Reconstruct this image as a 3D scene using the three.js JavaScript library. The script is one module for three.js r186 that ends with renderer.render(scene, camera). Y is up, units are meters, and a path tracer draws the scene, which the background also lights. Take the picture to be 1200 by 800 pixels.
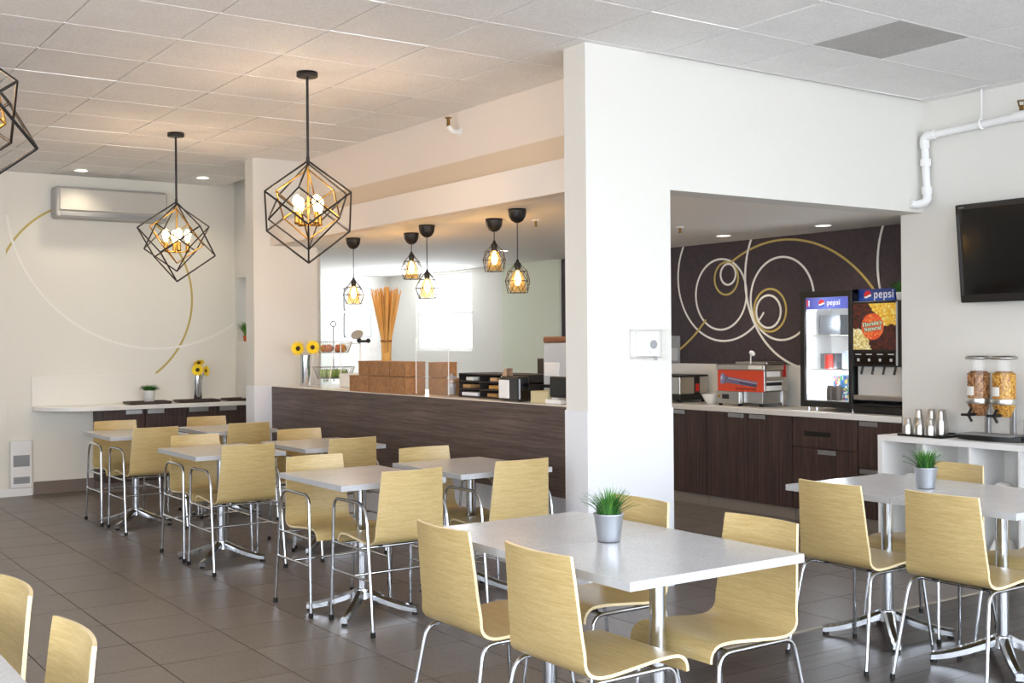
import * as THREE from 'three';
import { RoundedBoxGeometry } from 'three/addons/geometries/RoundedBoxGeometry.js';
import { mergeGeometries } from 'three/addons/utils/BufferGeometryUtils.js';
import { RectAreaLightUniformsLib } from 'three/addons/lights/RectAreaLightUniformsLib.js';

// ---------------------------------------------------------------- camera, sky, daylight, exposure
const D2R = Math.PI / 180;
const scene = new THREE.Scene();
const camera = new THREE.PerspectiveCamera(32.9345, 1.5, 0.05, 120);
camera.rotation.order = 'YXZ';
camera.position.set(0, 1.465, 0);
camera.rotation.set(-0.039 * D2R, -34.69988 * D2R, -0.46805 * D2R);
camera.updateMatrixWorld(true);
const renderer = new THREE.WebGLRenderer({ antialias: true });
renderer.toneMapping = THREE.LinearToneMapping;
renderer.toneMappingExposure = 1.4;
renderer.shadowMap.enabled = true;
RectAreaLightUniformsLib.init();
// overcast sky: even, a little brighter towards the zenith
{
  const w = 64, h = 32, d = new Float32Array(w * h * 4);
  for (let j = 0; j < h; j++) for (let i = 0; i < w; i++) {
    const e = Math.max(0, (j + 0.5) / h * 2 - 1), k = 4 * (0.8 + 0.5 * e), o = (j * w + i) * 4;
    d[o] = 0.93 * k; d[o + 1] = 0.98 * k; d[o + 2] = 1.06 * k; d[o + 3] = 1;
  }
  const t = new THREE.DataTexture(d, w, h, THREE.RGBAFormat, THREE.FloatType);
  t.mapping = THREE.EquirectangularReflectionMapping; t.magFilter = THREE.LinearFilter; t.needsUpdate = true;
  scene.background = t;
}
// daylight that comes in through each glazed opening (same size and place as the opening)
function daylight(x, y, z, w, h, tx, ty, tz, power) {
  const l = new THREE.RectAreaLight(new THREE.Color().setRGB(0.90, 0.97, 1.08), power, w, h);
  l.name = 'daylight'; l.position.set(x, y, z); l.lookAt(tx, ty, tz); scene.add(l);
}
const DAY = 4.4;
for (const x of [-2.6, 0.6, 3.8]) daylight(x, 1.5, 2.16, 2.9, 2.3, x, 1.5, -5, DAY);   // shop front behind the camera
daylight(6.3, 1.5, 2.16, 1.3, 2.3, 6.3, 1.5, -5, DAY);
for (const z of [-2.6, 0.4]) daylight(-4.46, 1.5, z, 2.6, 2.3, 5, 1.5, z, DAY * 0.6);              // side glazing left of the camera
daylight(7.62, 1.84, -12.59, 1.33, 0.94, 0, 1.84, -12.59, 10);                            // serving-area window

// ---------------------------------------------------------------- helpers
let seed = 7;
const rnd = () => { seed = (seed * 1664525 + 1013904223) >>> 0; return seed / 4294967296; };
const taken = {};
function numbered(n) { const k = taken[n] = (taken[n] ?? -1) + 1; return k ? `${n}_${String(k).padStart(3, '0')}` : n; }
const V = (x, y, z) => new THREE.Vector3(x, y, z);
function mesh(name, g, m, parent) {
  if (Array.isArray(g)) g = g.length > 1 ? mergeGeometries(g.map(a => { const b = a.index ? a.toNonIndexed() : a; for (const k of Object.keys(b.attributes)) if (!['position', 'normal', 'uv'].includes(k)) b.deleteAttribute(k); return b; })) : g[0];
  const o = new THREE.Mesh(g, m); o.name = parent ? name : numbered(name); o.castShadow = o.receiveShadow = true;
  (parent || scene).add(o); return o;
}
function thing(name, label, category, p = [0, 0, 0], turn = 0, group) {
  const o = new THREE.Group(); o.name = numbered(name); o.position.set(...p); o.rotation.y = turn; scene.add(o);
  o.userData = { label, category }; if (group) o.userData.group = group; return o;
}
function tag(o, label, category, group) { Object.assign(o.userData, { label, category }); if (group) o.userData.group = group; return o; }
function struct(name, label, category = 'structure') { const o = new THREE.Group(); o.name = numbered(name); o.userData = { kind: 'structure', label, category }; scene.add(o); return o; }
function structMesh(name, g, m, label, category) { const o = mesh(name, g, m); o.userData = { kind: 'structure', label, category }; return o; }
function dup(root, p, turn, label, group) {
  const r = root.clone(); r.name = numbered(root.name.replace(/_\d{3}$/, '')); r.position.set(...p); r.rotation.set(0, turn, 0);
  r.userData = { ...root.userData }; if (label) r.userData.label = label; if (group) r.userData.group = group; scene.add(r); return r;
}
// geometry: uv in metres by the face direction
function muv(g, s = 1, swap = false) {
  g = g.index ? g.toNonIndexed() : g; const p = g.attributes.position, n = g.attributes.normal, uv = new Float32Array(p.count * 2);
  for (let i = 0; i < p.count; i += 3) {
    let a = 0, b = 0, c = 0; for (let k = 0; k < 3; k++) { a += Math.abs(n.getX(i + k)); b += Math.abs(n.getY(i + k)); c += Math.abs(n.getZ(i + k)); }
    for (let k = i; k < i + 3; k++) {
      const x = p.getX(k), y = p.getY(k), z = p.getZ(k); let u, v;
      if (b >= a && b >= c) { u = x; v = z; } else if (a >= c) { u = z; v = y; } else { u = x; v = y; }
      uv[2 * k] = (swap ? v : u) * s; uv[2 * k + 1] = (swap ? u : v) * s;
    }
  }
  g.setAttribute('uv', new THREE.BufferAttribute(uv, 2)); return g;
}
const bx = (x0, x1, y0, y1, z0, z1) => muv(new THREE.BoxGeometry(x1 - x0, y1 - y0, z1 - z0).translate((x0 + x1) / 2, (y0 + y1) / 2, (z0 + z1) / 2));
const rb = (x0, x1, y0, y1, z0, z1, r = 0.005, s = 2) => muv(new RoundedBoxGeometry(x1 - x0, y1 - y0, z1 - z0, s, Math.min(r, (x1 - x0) / 2.01, (y1 - y0) / 2.01, (z1 - z0) / 2.01)).translate((x0 + x1) / 2, (y0 + y1) / 2, (z0 + z1) / 2));
const cyl = (r1, r2, h, x, y, z, seg = 20) => new THREE.CylinderGeometry(r1, r2, h, seg).translate(x, y, z);
const sph = (r, x, y, z, a = 16, b = 10) => new THREE.SphereGeometry(r, a, b).translate(x, y, z);
const lathe = (pts, seg = 28) => new THREE.LatheGeometry(pts.map(p => new THREE.Vector2(p[0], p[1])), seg);
function bar(a, b, r, seg = 6) {                                              // straight round bar
  const d = b.clone().sub(a), g = new THREE.CylinderGeometry(r, r, d.length(), seg);
  g.applyQuaternion(new THREE.Quaternion().setFromUnitVectors(V(0, 1, 0), d.normalize())).translate((a.x + b.x) / 2, (a.y + b.y) / 2, (a.z + b.z) / 2); return g;
}
function tube(pts, r, fillet = 0.04, seg = 10, caps = true) {                 // bent tube with rounded corners
  const P = pts.map(p => V(...p)), F = Array.isArray(fillet) ? fillet : P.map(() => fillet), out = [P[0]];
  for (let i = 1; i < P.length - 1; i++) {
    const a = P[i - 1].clone().sub(P[i]), b = P[i + 1].clone().sub(P[i]), f = Math.min(F[i], a.length() * 0.48, b.length() * 0.48);
    const q0 = P[i].clone().add(a.setLength(f)), q1 = P[i].clone().add(b.setLength(f));
    for (let k = 0; k <= 6; k++) { const t = k / 6; out.push(q0.clone().multiplyScalar((1 - t) ** 2).add(P[i].clone().multiplyScalar(2 * t * (1 - t))).add(q1.clone().multiplyScalar(t * t))); }
  }
  out.push(P[P.length - 1]);
  const path = new THREE.CurvePath(); for (let i = 0; i < out.length - 1; i++) if (out[i].distanceTo(out[i + 1]) > 1e-5) path.add(new THREE.LineCurve3(out[i], out[i + 1]));
  // rings by hand: parallel transport along the points
  const pos = [], nor = [], uv = [], idx = []; let T0 = null, N = null;
  const Q = out.filter((p, i) => !i || p.distanceTo(out[i - 1]) > 1e-5);
  let run = 0;
  Q.forEach((p, i) => {
    if (i) run += p.distanceTo(Q[i - 1]);
    const T = (i < Q.length - 1 ? Q[i + 1].clone().sub(p).normalize() : V(0, 0, 0)).add(i ? p.clone().sub(Q[i - 1]).normalize() : V(0, 0, 0)).normalize();
    if (!N) { N = Math.abs(T.y) < 0.9 ? V(0, 1, 0) : V(1, 0, 0); N.sub(T.clone().multiplyScalar(N.dot(T))).normalize(); }
    else { N.applyQuaternion(new THREE.Quaternion().setFromUnitVectors(T0, T)); N.sub(T.clone().multiplyScalar(N.dot(T))).normalize(); }
    T0 = T; const B = T.clone().cross(N);
    for (let k = 0; k <= seg; k++) { const a = k / seg * 2 * Math.PI, n = N.clone().multiplyScalar(Math.cos(a)).add(B.clone().multiplyScalar(Math.sin(a))); pos.push(p.x + n.x * r, p.y + n.y * r, p.z + n.z * r); nor.push(n.x, n.y, n.z); uv.push(k / seg * r * 6, run); }
  });
  for (let i = 0; i < Q.length - 1; i++) for (let k = 0; k < seg; k++) { const a = i * (seg + 1) + k, b = a + seg + 1; idx.push(a, a + 1, b, b, a + 1, b + 1); }
  if (caps) for (const [e, s] of [[0, 1], [Q.length - 1, -1]]) {
    const c = pos.length / 3, t = (e ? Q[e].clone().sub(Q[e - 1]) : Q[0].clone().sub(Q[1])).normalize();
    pos.push(Q[e].x, Q[e].y, Q[e].z); nor.push(t.x, t.y, t.z); uv.push(0, 0);
    for (let k = 0; k <= seg; k++) { const o = (e * (seg + 1) + k) * 3; pos.push(pos[o], pos[o + 1], pos[o + 2]); nor.push(t.x, t.y, t.z); uv.push(0, 0); }
    for (let k = 0; k < seg; k++) s > 0 ? idx.push(c, c + 2 + k, c + 1 + k) : idx.push(c, c + 1 + k, c + 2 + k);
  }
  const g = new THREE.BufferGeometry(); g.setAttribute('position', new THREE.Float32BufferAttribute(pos, 3)); g.setAttribute('normal', new THREE.Float32BufferAttribute(nor, 3)); g.setAttribute('uv', new THREE.Float32BufferAttribute(uv, 2)); g.setIndex(idx); return g;
}

// ---------------------------------------------------------------- textures and materials
function noiseField(n, cells, sd) {                                            // tiling value noise, n x n
  let s = sd >>> 0; const r = () => { s = (s * 1664525 + 1013904223) >>> 0; return s / 4294967296; };
  const [cx, cy] = Array.isArray(cells) ? cells : [cells, cells], g = Array.from({ length: cx * cy }, r), out = new Float32Array(n * n), sm = t => t * t * (3 - 2 * t);
  for (let j = 0; j < n; j++) for (let i = 0; i < n; i++) {
    const x = i / n * cx, y = j / n * cy, x0 = Math.floor(x), y0 = Math.floor(y), u = sm(x - x0), v = sm(y - y0), x1 = (x0 + 1) % cx, y1 = (y0 + 1) % cy;
    out[j * n + i] = (g[y0 * cx + x0] * (1 - u) + g[y0 * cx + x1] * u) * (1 - v) + (g[y1 * cx + x0] * (1 - u) + g[y1 * cx + x1] * u) * v;
  }
  return out;
}
function tex(n, layers, lo, hi, repeat, sd = 1, color = true) {                 // layers: [cells, weight]; colour runs lo..hi (sRGB 0-255)
  const f = new Float32Array(n * n); let tot = 0;
  layers.forEach(([c, w], k) => { const q = noiseField(n, c, sd * 97 + k * 31 + 5); tot += w; for (let i = 0; i < f.length; i++) f[i] += q[i] * w; });
  const d = new Uint8Array(n * n * 4);
  for (let i = 0; i < f.length; i++) { const t = Math.min(1, Math.max(0, (f[i] / tot - 0.5) * 1.8 + 0.5)); for (let k = 0; k < 3; k++) d[4 * i + k] = lo[k] + (hi[k] - lo[k]) * t; d[4 * i + 3] = 255; }
  const t = new THREE.DataTexture(d, n, n); t.wrapS = t.wrapT = THREE.RepeatWrapping; t.repeat.set(...repeat); t.magFilter = THREE.LinearFilter; if (color) t.colorSpace = THREE.SRGBColorSpace; t.needsUpdate = true; return t;
}
function canvasTex(w, h, draw) { const c = document.createElement('canvas'); c.width = w; c.height = h; draw(c.getContext('2d'), w, h); const t = new THREE.CanvasTexture(c); t.colorSpace = THREE.SRGBColorSpace; t.magFilter = THREE.LinearFilter; return t; }
const std = (color, roughness = 0.6, o = {}) => new THREE.MeshStandardMaterial({ color, roughness, ...o });
const phys = (o) => new THREE.MeshPhysicalMaterial(o);
const fine = tex(256, [[128, 1], [40, 0.6]], [0, 0, 0], [255, 255, 255], [2, 2], 3, false);
const M = {
  wall: std('#e0ded7', 0.75, { bumpMap: fine, bumpScale: 0.0006 }),
  wallBack: std('#ebe8dd', 0.75, { bumpMap: fine, bumpScale: 0.0006 }),
  wallWarm: std('#e9dfd4', 0.75, { bumpMap: fine, bumpScale: 0.0006 }),
  band: std('#dac8b0', 0.75),
  wainscot: std('#e4e6ea', 0.32),
  green: std('#d9decb', 0.75),
  mural: std('#ffffff', 0.6, { map: tex(256, [[100, 1], [30, 0.8]], [56, 46, 51], [72, 61, 66], [2, 2], 11) }),
  muralWhite: std('#f2f0e8', 0.55), gold: std('#c3ad62', 0.5), ringWhite: std('#f4f2ea', 0.7), splash: std('#ebe8de', 0.35),
  grid: std('#efedea', 0.6), grout: std('#2b2522', 0.9),
  soffit: std('#eeeae2', 0.85),
  chrome: std('#cfd3d8', 0.13, { metalness: 1 }), steel: std('#c4c2bd', 0.28, { metalness: 1 }), brushed: std('#b9bbbd', 0.36, { metalness: 1 }),
  brass: std('#d6a550', 0.25, { metalness: 1 }), blackMetal: std('#191614', 0.45), black: std('#141414', 0.4), rubber: std('#161616', 0.8), blackGloss: phys({ color: '#0c0c0e', roughness: 0.12, clearcoat: 0.5 }),
  white: std('#eeeeec', 0.45), whiteGloss: phys({ color: '#f1f1ef', roughness: 0.18, clearcoat: 0.4 }), counterWhite: std('#eceae4', 0.22),
  tableTop: std('#ffffff', 0.24, { map: tex(512, [[256, 1], [120, 0.5], [6, 0.25]], [188, 189, 191], [210, 211, 213], [1.6, 1.6], 21) }),
  tableEdge: std('#b7b9bb', 0.4),
  chairWood: phys({ color: '#ffffff', roughness: 0.38, clearcoat: 0.25, clearcoatRoughness: 0.3, map: tex(512, [[[10, 200], 1], [[5, 90], 0.7], [[40, 256], 0.7], [5, 0.25]], [184, 159, 104], [206, 184, 131], [2.2, 2.2], 31) }),
  chairEdge: std('#ffffff', 0.5, { map: tex(128, [[[4, 64], 1]], [216, 194, 146], [238, 222, 184], [3, 30], 33) }),
  counterWood: std('#ffffff', 0.5, { map: tex(512, [[[5, 180], 1], [[3, 70], 1], [[16, 256], 0.6], [6, 0.3]], [70, 58, 54], [108, 93, 88], [0.9, 0.9], 41) }),
  cabinetWood: std('#ffffff', 0.5, { map: tex(512, [[[180, 5], 1], [[70, 3], 1], [[256, 16], 0.6], [6, 0.3]], [52, 38, 35], [88, 68, 62], [1.1, 1.1], 43) }),
  kick: std('#a39b92', 0.4, { metalness: 0.45 }),
  baseboard: std('#7d6f66', 0.5),
  glass: phys({ color: '#ffffff', roughness: 0.02, transmission: 1, thickness: 0, ior: 1.45 }),
  acrylic: phys({ color: '#ffffff', roughness: 0.03, transmission: 1, thickness: 0, ior: 1.3 }),
  amber: phys({ color: '#fbe2b4', roughness: 0.05, transmission: 0.97, thickness: 0, ior: 1.45 }),
  kraft: std('#ffffff', 0.85, { map: tex(256, [[120, 1], [12, 0.8]], [146, 104, 66], [176, 132, 90], [4, 4], 51) }),
  leaf: std('#3f7a2c', 0.55, { side: THREE.DoubleSide }), leafDark: std('#2c5a24', 0.55, { side: THREE.DoubleSide }), leafLight: std('#6d9c3c', 0.55, { side: THREE.DoubleSide }),
  petal: std('#ffdc26', 0.6, { side: THREE.DoubleSide }), disc: std('#3a2716', 0.9), stem: std('#4d7a34', 0.6),
  pot: std('#cdd2d8', 0.3, { metalness: 0.85 }), potWhite: std('#e9e8e4', 0.4), soil: std('#2d241c', 0.95),
  galv: std('#b8bec6', 0.33, { metalness: 0.9 }),
  wire: std('#7d7f80', 0.45), tray: std('#3b2b25', 0.5), bamboo: std('#d6a75e', 0.65), grey: std('#9a9c9e', 0.5), lightGrey: std('#c9ccce', 0.5),
  threshold: std('#a89f90', 0.4, { metalness: 0.4 }), paper: std('#f3f1ec', 0.8), red: std('#c8281c', 0.5), blue: std('#1f3f9c', 0.4),
  pavement: std('#8f8c86', 0.9), roof: std('#b0aca6', 0.9), screen: phys({ color: '#070708', roughness: 0.1 }),
  bulb: std('#fff2d8', 0.4, { emissive: new THREE.Color().setRGB(1, 0.78, 0.42), emissiveIntensity: 9 }),
  bulbSmall: std('#fff2d8', 0.4, { emissive: new THREE.Color().setRGB(1, 0.74, 0.36), emissiveIntensity: 14 }),
  downlight: std('#ffffff', 0.5, { emissive: new THREE.Color().setRGB(1, 0.93, 0.8), emissiveIntensity: 2.2 }),
  fridgeLight: std('#ffffff', 0.5, { emissive: new THREE.Color().setRGB(0.86, 0.93, 1), emissiveIntensity: 5 }),
};
const tileMats = [0, 1, 2, 3].map(k => std('#ffffff', 0.34, { map: tex(256, [[128, 1], [60, 0.6], [5, 0.25]], [101 + k * 2, 93 + k * 2, 88 + k * 2], [122 + k * 2, 113 + k * 2, 107 + k * 2], [1.7, 1.7], 61 + k) }));
const plankMats = [0, 1, 2, 3].map(k => std('#ffffff', 0.34, { map: tex(256, [[[4, 90], 1], [[2, 30], 0.9], [[12, 128], 0.6]], [40 + k * 4, 33 + k * 4, 29 + k * 4], [66 + k * 4, 56 + k * 4, 50 + k * 4], [1.2, 1.6], 71 + k) }));
const ceilMats = [0, 1, 2].map(k => std('#ffffff', 0.92, { map: tex(256, [[128, 1], [50, 0.5], [4, 0.25]], [232 + k * 2, 230 + k * 2, 228 + k * 2], [246 + k * 2, 245 + k * 2, 243 + k * 2], [1.64, 1.64], 81 + k), bumpMap: fine, bumpScale: 0.0012 }));
const ceilStain = std('#ffffff', 0.92, { map: tex(256, [[128, 1], [50, 0.5], [4, 0.4]], [176, 174, 170], [196, 194, 190], [1.64, 1.64], 91) });

// ---------------------------------------------------------------- room
const HC = 3.14, HS = 2.353, ZB = -11.94, XR = 7.124, XM = 7.65, XC = 4.2, ZF = -5.104, ZK = -14;
const _p = V(0, 0, 0);
const seen = (x, y, z, m = 1.06) => { _p.set(x, y, z).project(camera); return Math.abs(_p.x) < m && Math.abs(_p.y) < m && _p.z < 1; };
const depthOf = (x, y, z) => -_p.set(x, y, z).applyMatrix4(camera.matrixWorldInverse).z;
{ // floor: grout bed, ceramic tiles, dark planks in the zone by the cubby shelf
  const f = struct('floor', 'grey brown ceramic tile floor with dark joints and a dark plank area', 'floor');
  mesh('grout_bed', bx(-4.65, 7.8, -0.2, -0.004, -14.15, 2.35), M.grout, f);
  const TX = 0.4465, TZ = 0.4586, X0 = 1.666, Z0 = -4.79, gap = 0.006, PX = 3.05, PZ = -3.93, tiles = [], rest = [];
  for (let i = -15; i < 14; i++) for (let j = -16; j < 21; j++) {
    let x0 = X0 + i * TX, x1 = x0 + TX, z1 = Z0 - j * TZ, z0 = z1 - TZ;
    x0 = Math.max(x0, -4.6); x1 = Math.min(x1, 7.75); z0 = Math.max(z0, -14.1); z1 = Math.min(z1, 2.3);
    if (x1 > PX + 0.02 && z1 > PZ) { if (z0 < PZ - 0.05) z1 = PZ; else if (x0 < PX - 0.05) x1 = PX; else continue; }
    if (x1 - x0 < 0.03 || z1 - z0 < 0.03) continue;
    const t = [x0 + gap / 2, x1 - gap / 2, z0 + gap / 2, z1 - gap / 2, (i * 7 + j * 13 + i * j + 400) % 4];
    const cx = (x0 + x1) / 2, cz = (z0 + z1) / 2, hidden = cx > XC + 0.2 && (cz < -9.9 || cx < 5.6 && cz < -5.4) || cx > 7.3 && cz < -5.3 || cx > XR || cz < ZB;
    (seen(cx, 0, cz, 1.12) && !hidden ? tiles : rest).push([depthOf(cx, 0, cz), t]);
  }
  tiles.sort((a, b) => a[0] - b[0]); for (const t of tiles.splice(300)) rest.push(t);
  const tileGeo = (t) => bx(t[0], t[1], -0.012, 0, t[2], t[3]);
  for (const [, t] of tiles) mesh('floor_tile', tileGeo(t), tileMats[t[4]], f);
  const r = mesh('floor_tile_field', rest.map(([, t]) => tileGeo(t)), tileMats[1], f); r.userData.kind = 'stuff';
  const W = 0.152, planks = []; let row = 0;
  for (let z = PZ + 0.02; z < 2.28; z += W, row++) for (let x = PX + 0.02 - (row * 0.37) % 1.1; x < XR; x += 1.1) {
    const x0 = Math.max(x, PX + 0.02), x1 = Math.min(x + 1.1, XR), z1 = Math.min(z + W, 2.3); if (x1 - x0 > 0.05 && z1 - z > 0.02) planks.push([x0 + 0.001, x1 - 0.001, z + 0.001, z1 - 0.001, (row * 3 + Math.round(x * 5) + 40) % 4]);
  }
  const far = [];
  for (const t of planks) { const g = bx(t[0], t[1], -0.012, 0, t[2], t[3]); if (seen((t[0] + t[1]) / 2, 0, (t[2] + t[3]) / 2, 1.5)) mesh('floor_plank', g, plankMats[t[4]], f); else far.push(g); }
  mesh('floor_plank_field', far, plankMats[1], f).userData.kind = 'stuff';
  mesh('threshold_strip', [rb(PX, XR, -0.01, 0.004, PZ - 0.006, PZ + 0.018, 0.003), rb(PX - 0.006, PX + 0.018, -0.01, 0.004, PZ, 2.3, 0.003)], M.threshold, f);
}
{ // suspended ceiling of square tiles
  const c = struct('ceiling', 'white suspended ceiling of square speckled tiles in a metal grid', 'ceiling');
  const G = 0.61, X0 = 2.745, Z0 = -5.06, back = [];
  const inRoom = (x, z) => x > -4.5 && x < XR && z < 2.2 && z > ZB && !(x > 4.5 && z < ZF);
  let n = 0;
  for (let i = -12; i < 8; i++) for (let j = -12; j < 12; j++) {
    let x0 = X0 + i * G, x1 = x0 + G, z1 = Z0 - j * G, z0 = z1 - G; const cx = (x0 + x1) / 2, cz = (z0 + z1) / 2;
    x0 = Math.max(x0, -4.5); x1 = Math.min(x1, cz < ZF ? 4.5 : XR); z0 = Math.max(z0, ZB); z1 = Math.min(z1, 2.2);
    if (x1 - x0 < 0.04 || z1 - z0 < 0.04) continue;
    const up = ((i * 5 + j * 3 + i * j) % 7 === 0 ? 0.003 : 0), g = bx(x0 + 0.005, x1 - 0.005, HC + 0.002 + up, HC + 0.022, z0 + 0.0035, z1 - 0.0035);
    const stain = i === 4 && j === -2 || i === -3 && j === 8;
    if (seen(cx, HC, cz, 1.15)) { mesh('ceiling_tile', g, stain ? ceilStain : ceilMats[(i * 3 + j * 5 + 90) % 3], c); n++; } else back.push(g);
  }
  mesh('ceiling_tile_field', back, ceilMats[1], c).userData.kind = 'stuff';
  for (let i = -12; i < 8; i++) { const x = X0 + i * G; if (x > -4.5 && x < XR) mesh('grid_runner', bx(x - 0.012, x + 0.012, HC + 0.016, HC + 0.03, x < 4.5 ? ZB : ZF, 2.2), M.grid, c); }
  for (let j = -12; j < 12; j++) { const z = Z0 - j * G; if (z > ZB && z < 2.2) mesh('grid_runner', bx(-4.5, z < ZF ? 4.5 : XR, HC + 0.0005, HC + 0.029, z - 0.0055, z + 0.0055), M.grid, c); }
}
structMesh('roof', bx(-4.8, 8, 3.2, 3.4, -14.3, 2.5), M.roof, 'flat roof slab above the ceiling', 'roof');
structMesh('pavement', bx(-16, 16, -0.35, -0.22, 2.6, 18), M.pavement, 'grey pavement outside the shop front', 'pavement');
// walls
const hole = (a0, a1, b0, b1, holes, mk) => { // a wall made of boxes around its openings; mk(a0,a1,b0,b1)
  const out = []; let a = a0; holes = [...holes].sort((p, q) => p[0] - q[0]);
  for (const [h0, h1, v0, v1] of holes) { if (h0 > a) out.push(mk(a, h0, b0, b1)); if (v0 > b0) out.push(mk(h0, h1, b0, v0)); if (v1 < b1) out.push(mk(h0, h1, v1, b1)); a = h1; }
  if (a < a1) out.push(mk(a, a1, b0, b1)); return out;
};
{
  const w = struct('wall_back', 'white back wall with painted gold and pale rings', 'wall');
  mesh('wall_face', bx(-4.65, 4.79, -0.1, 3.2, ZB - 0.16, ZB), M.wallBack, w);
  structMesh('trim_1', bx(-4.65, 2.33, 0, HC, ZB, ZB + 0.025), M.wallBack, 'shallow white wall return beside the wall heater', 'wall return');
  let layer = 0;
  const arc = (name, u, v, r, a0, a1, wd, m, par, plane) => { // painted line: a flat arc strip
    const sh = new THREE.Shape(); sh.absarc(0, 0, r + wd / 2, a0, a1, false); sh.absarc(0, 0, r - wd / 2, a1, a0, true); sh.closePath();
    const g = new THREE.ExtrudeGeometry(sh, { depth: 0.002 + 0.0005 * layer++, bevelEnabled: false, curveSegments: Math.max(12, Math.round(Math.abs(a1 - a0) * 16)) });
    if (plane === 'x') { g.rotateY(-Math.PI / 2); g.translate(XM, v, u); } else g.translate(u, v, ZB); return mesh(name, g, m, par);
  };
  arc('painted_ring', 3.2, 1.932, 0.964, -53.5 * D2R, 186 * D2R, 0.021, M.gold, w);
  arc('painted_ring', 3.794, 2.871, 1.457, -174 * D2R, -54.8 * D2R, 0.022, M.ringWhite, w);
  const wm = struct('wall_mural', 'dark plum mural wall with looping white and gold lines', 'wall');
  mesh('wall_face', [bx(XM, XM + 0.15, 1.235, 3.2, -10.09, -5.3)], M.mural, wm);
  mesh('backsplash', bx(XM, XM + 0.15, -0.1, 1.235, -10.09, -5.3), M.counterWhite, wm);
  
  const two = 2 * Math.PI, A = (z, y, u, v) => Math.atan2(y - v, z - u);
  // extrude is rotated so that its own x axis runs along +z; angles are measured in (z, y)
  const mr = (u, v, r, a0, a1, m) => arc('mural_line', u, v, r, a0, a1, 0.018, m, wm, 'x');
  const top = (v, r) => Math.asin(Math.min(1, (HS - v) / r));
  mr(-7.621, 2.054, 0.607, Math.PI - top(2.054, 0.607), two + A(-7.02, 1.62, -7.621, 2.054) , M.muralWhite);
  mr(-7.66, 1.876, 0.325, 0, two, M.muralWhite); mr(-7.586, 2.02, 0.149, 0, two, M.gold); mr(-7.562, 2.056, 0.095, 0, two, M.muralWhite);
  mr(-6.923, 1.813, 0.361, 0, two, M.muralWhite); mr(-7.056, 1.714, 0.187, 0, two, M.gold); mr(-7.074, 1.703, 0.143, 0, two, M.muralWhite);
  mr(-6.916, 1.097, 1.225, 0.1, A(-7.53, 2.17, -6.916, 1.097), M.gold);
  mr(-6.537, 2.009, 0.812, Math.PI - top(2.009, 0.812), two - 0.6, M.muralWhite);
  mr(-5.039, 2.049, 0.871, Math.PI - top(2.049, 0.871), Math.PI + 0.9, M.muralWhite);
  mr(-8.9, 2.62, 1.43, A(-8.233, 1.366, -8.9, 2.62), A(-7.853, 1.645, -8.9, 2.62), M.gold);
}
{
  const w = struct('wall_serving', 'pale kitchen wall with a bright window behind the serving counter', 'wall');
  mesh('wall_face', bx(XM - 0.03, XM + 0.15, -0.1, 3.2, -11.2, -10.09), M.green, w);
  mesh('wall_face', hole(-14.15, -11.2, -0.1, 3.2, [[-13.27, -11.91, 1.34, 2.32]], (a, b, c, d) => bx(XM, XM + 0.15, c, d, a, b)), M.wall, w);
  mesh('wall_end', bx(4.64, XM + 0.15, -0.1, 3.2, ZK - 0.15, ZK), M.wall, w);
  mesh('wall_side', bx(4.64, 4.79, -0.1, 3.2, ZK, ZB - 0.16), M.wall, w);
  mesh('wall_opening_side', hole(ZB, -10.13, -0.1, 3.2, [[-11.88, -10.35, 1.48, 2.16]], (a, b, c, d) => bx(4.64, 4.79, c, d, a, b)), M.wall, w);
  const win = struct('window_1', 'overexposed kitchen window with white frame', 'window');
  mesh('window_frame', [bx(XM + 0.03, XM + 0.09, 1.34, 1.38, -13.27, -11.91), bx(XM + 0.03, XM + 0.09, 2.28, 2.32, -13.27, -11.91), bx(XM + 0.03, XM + 0.09, 1.38, 2.28, -13.27, -13.23), bx(XM + 0.03, XM + 0.09, 1.38, 2.28, -11.95, -11.91), bx(XM + 0.035, XM + 0.085, 1.8, 1.84, -13.23, -11.95)], M.white, win);
  mesh('pane', bx(XM + 0.055, XM + 0.06, 1.84, 2.28, -13.23, -11.95), M.glass, win); mesh('pane', bx(XM + 0.055, XM + 0.06, 1.38, 1.8, -13.23, -11.95), M.glass, win);
  const s = struct('ceiling_dropped', 'smooth lower ceiling over the serving and beverage areas', 'ceiling');
  mesh('soffit', [bx(XC + 0.1, XM, HS, HS + 0.1, -9.94, ZF - 0.2), bx(4.668, XM, HS, HS + 0.1, -10.13, -9.94), bx(4.79, XM, HS, HS + 0.1, ZK, -10.13)], M.soffit, s);
}
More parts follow.
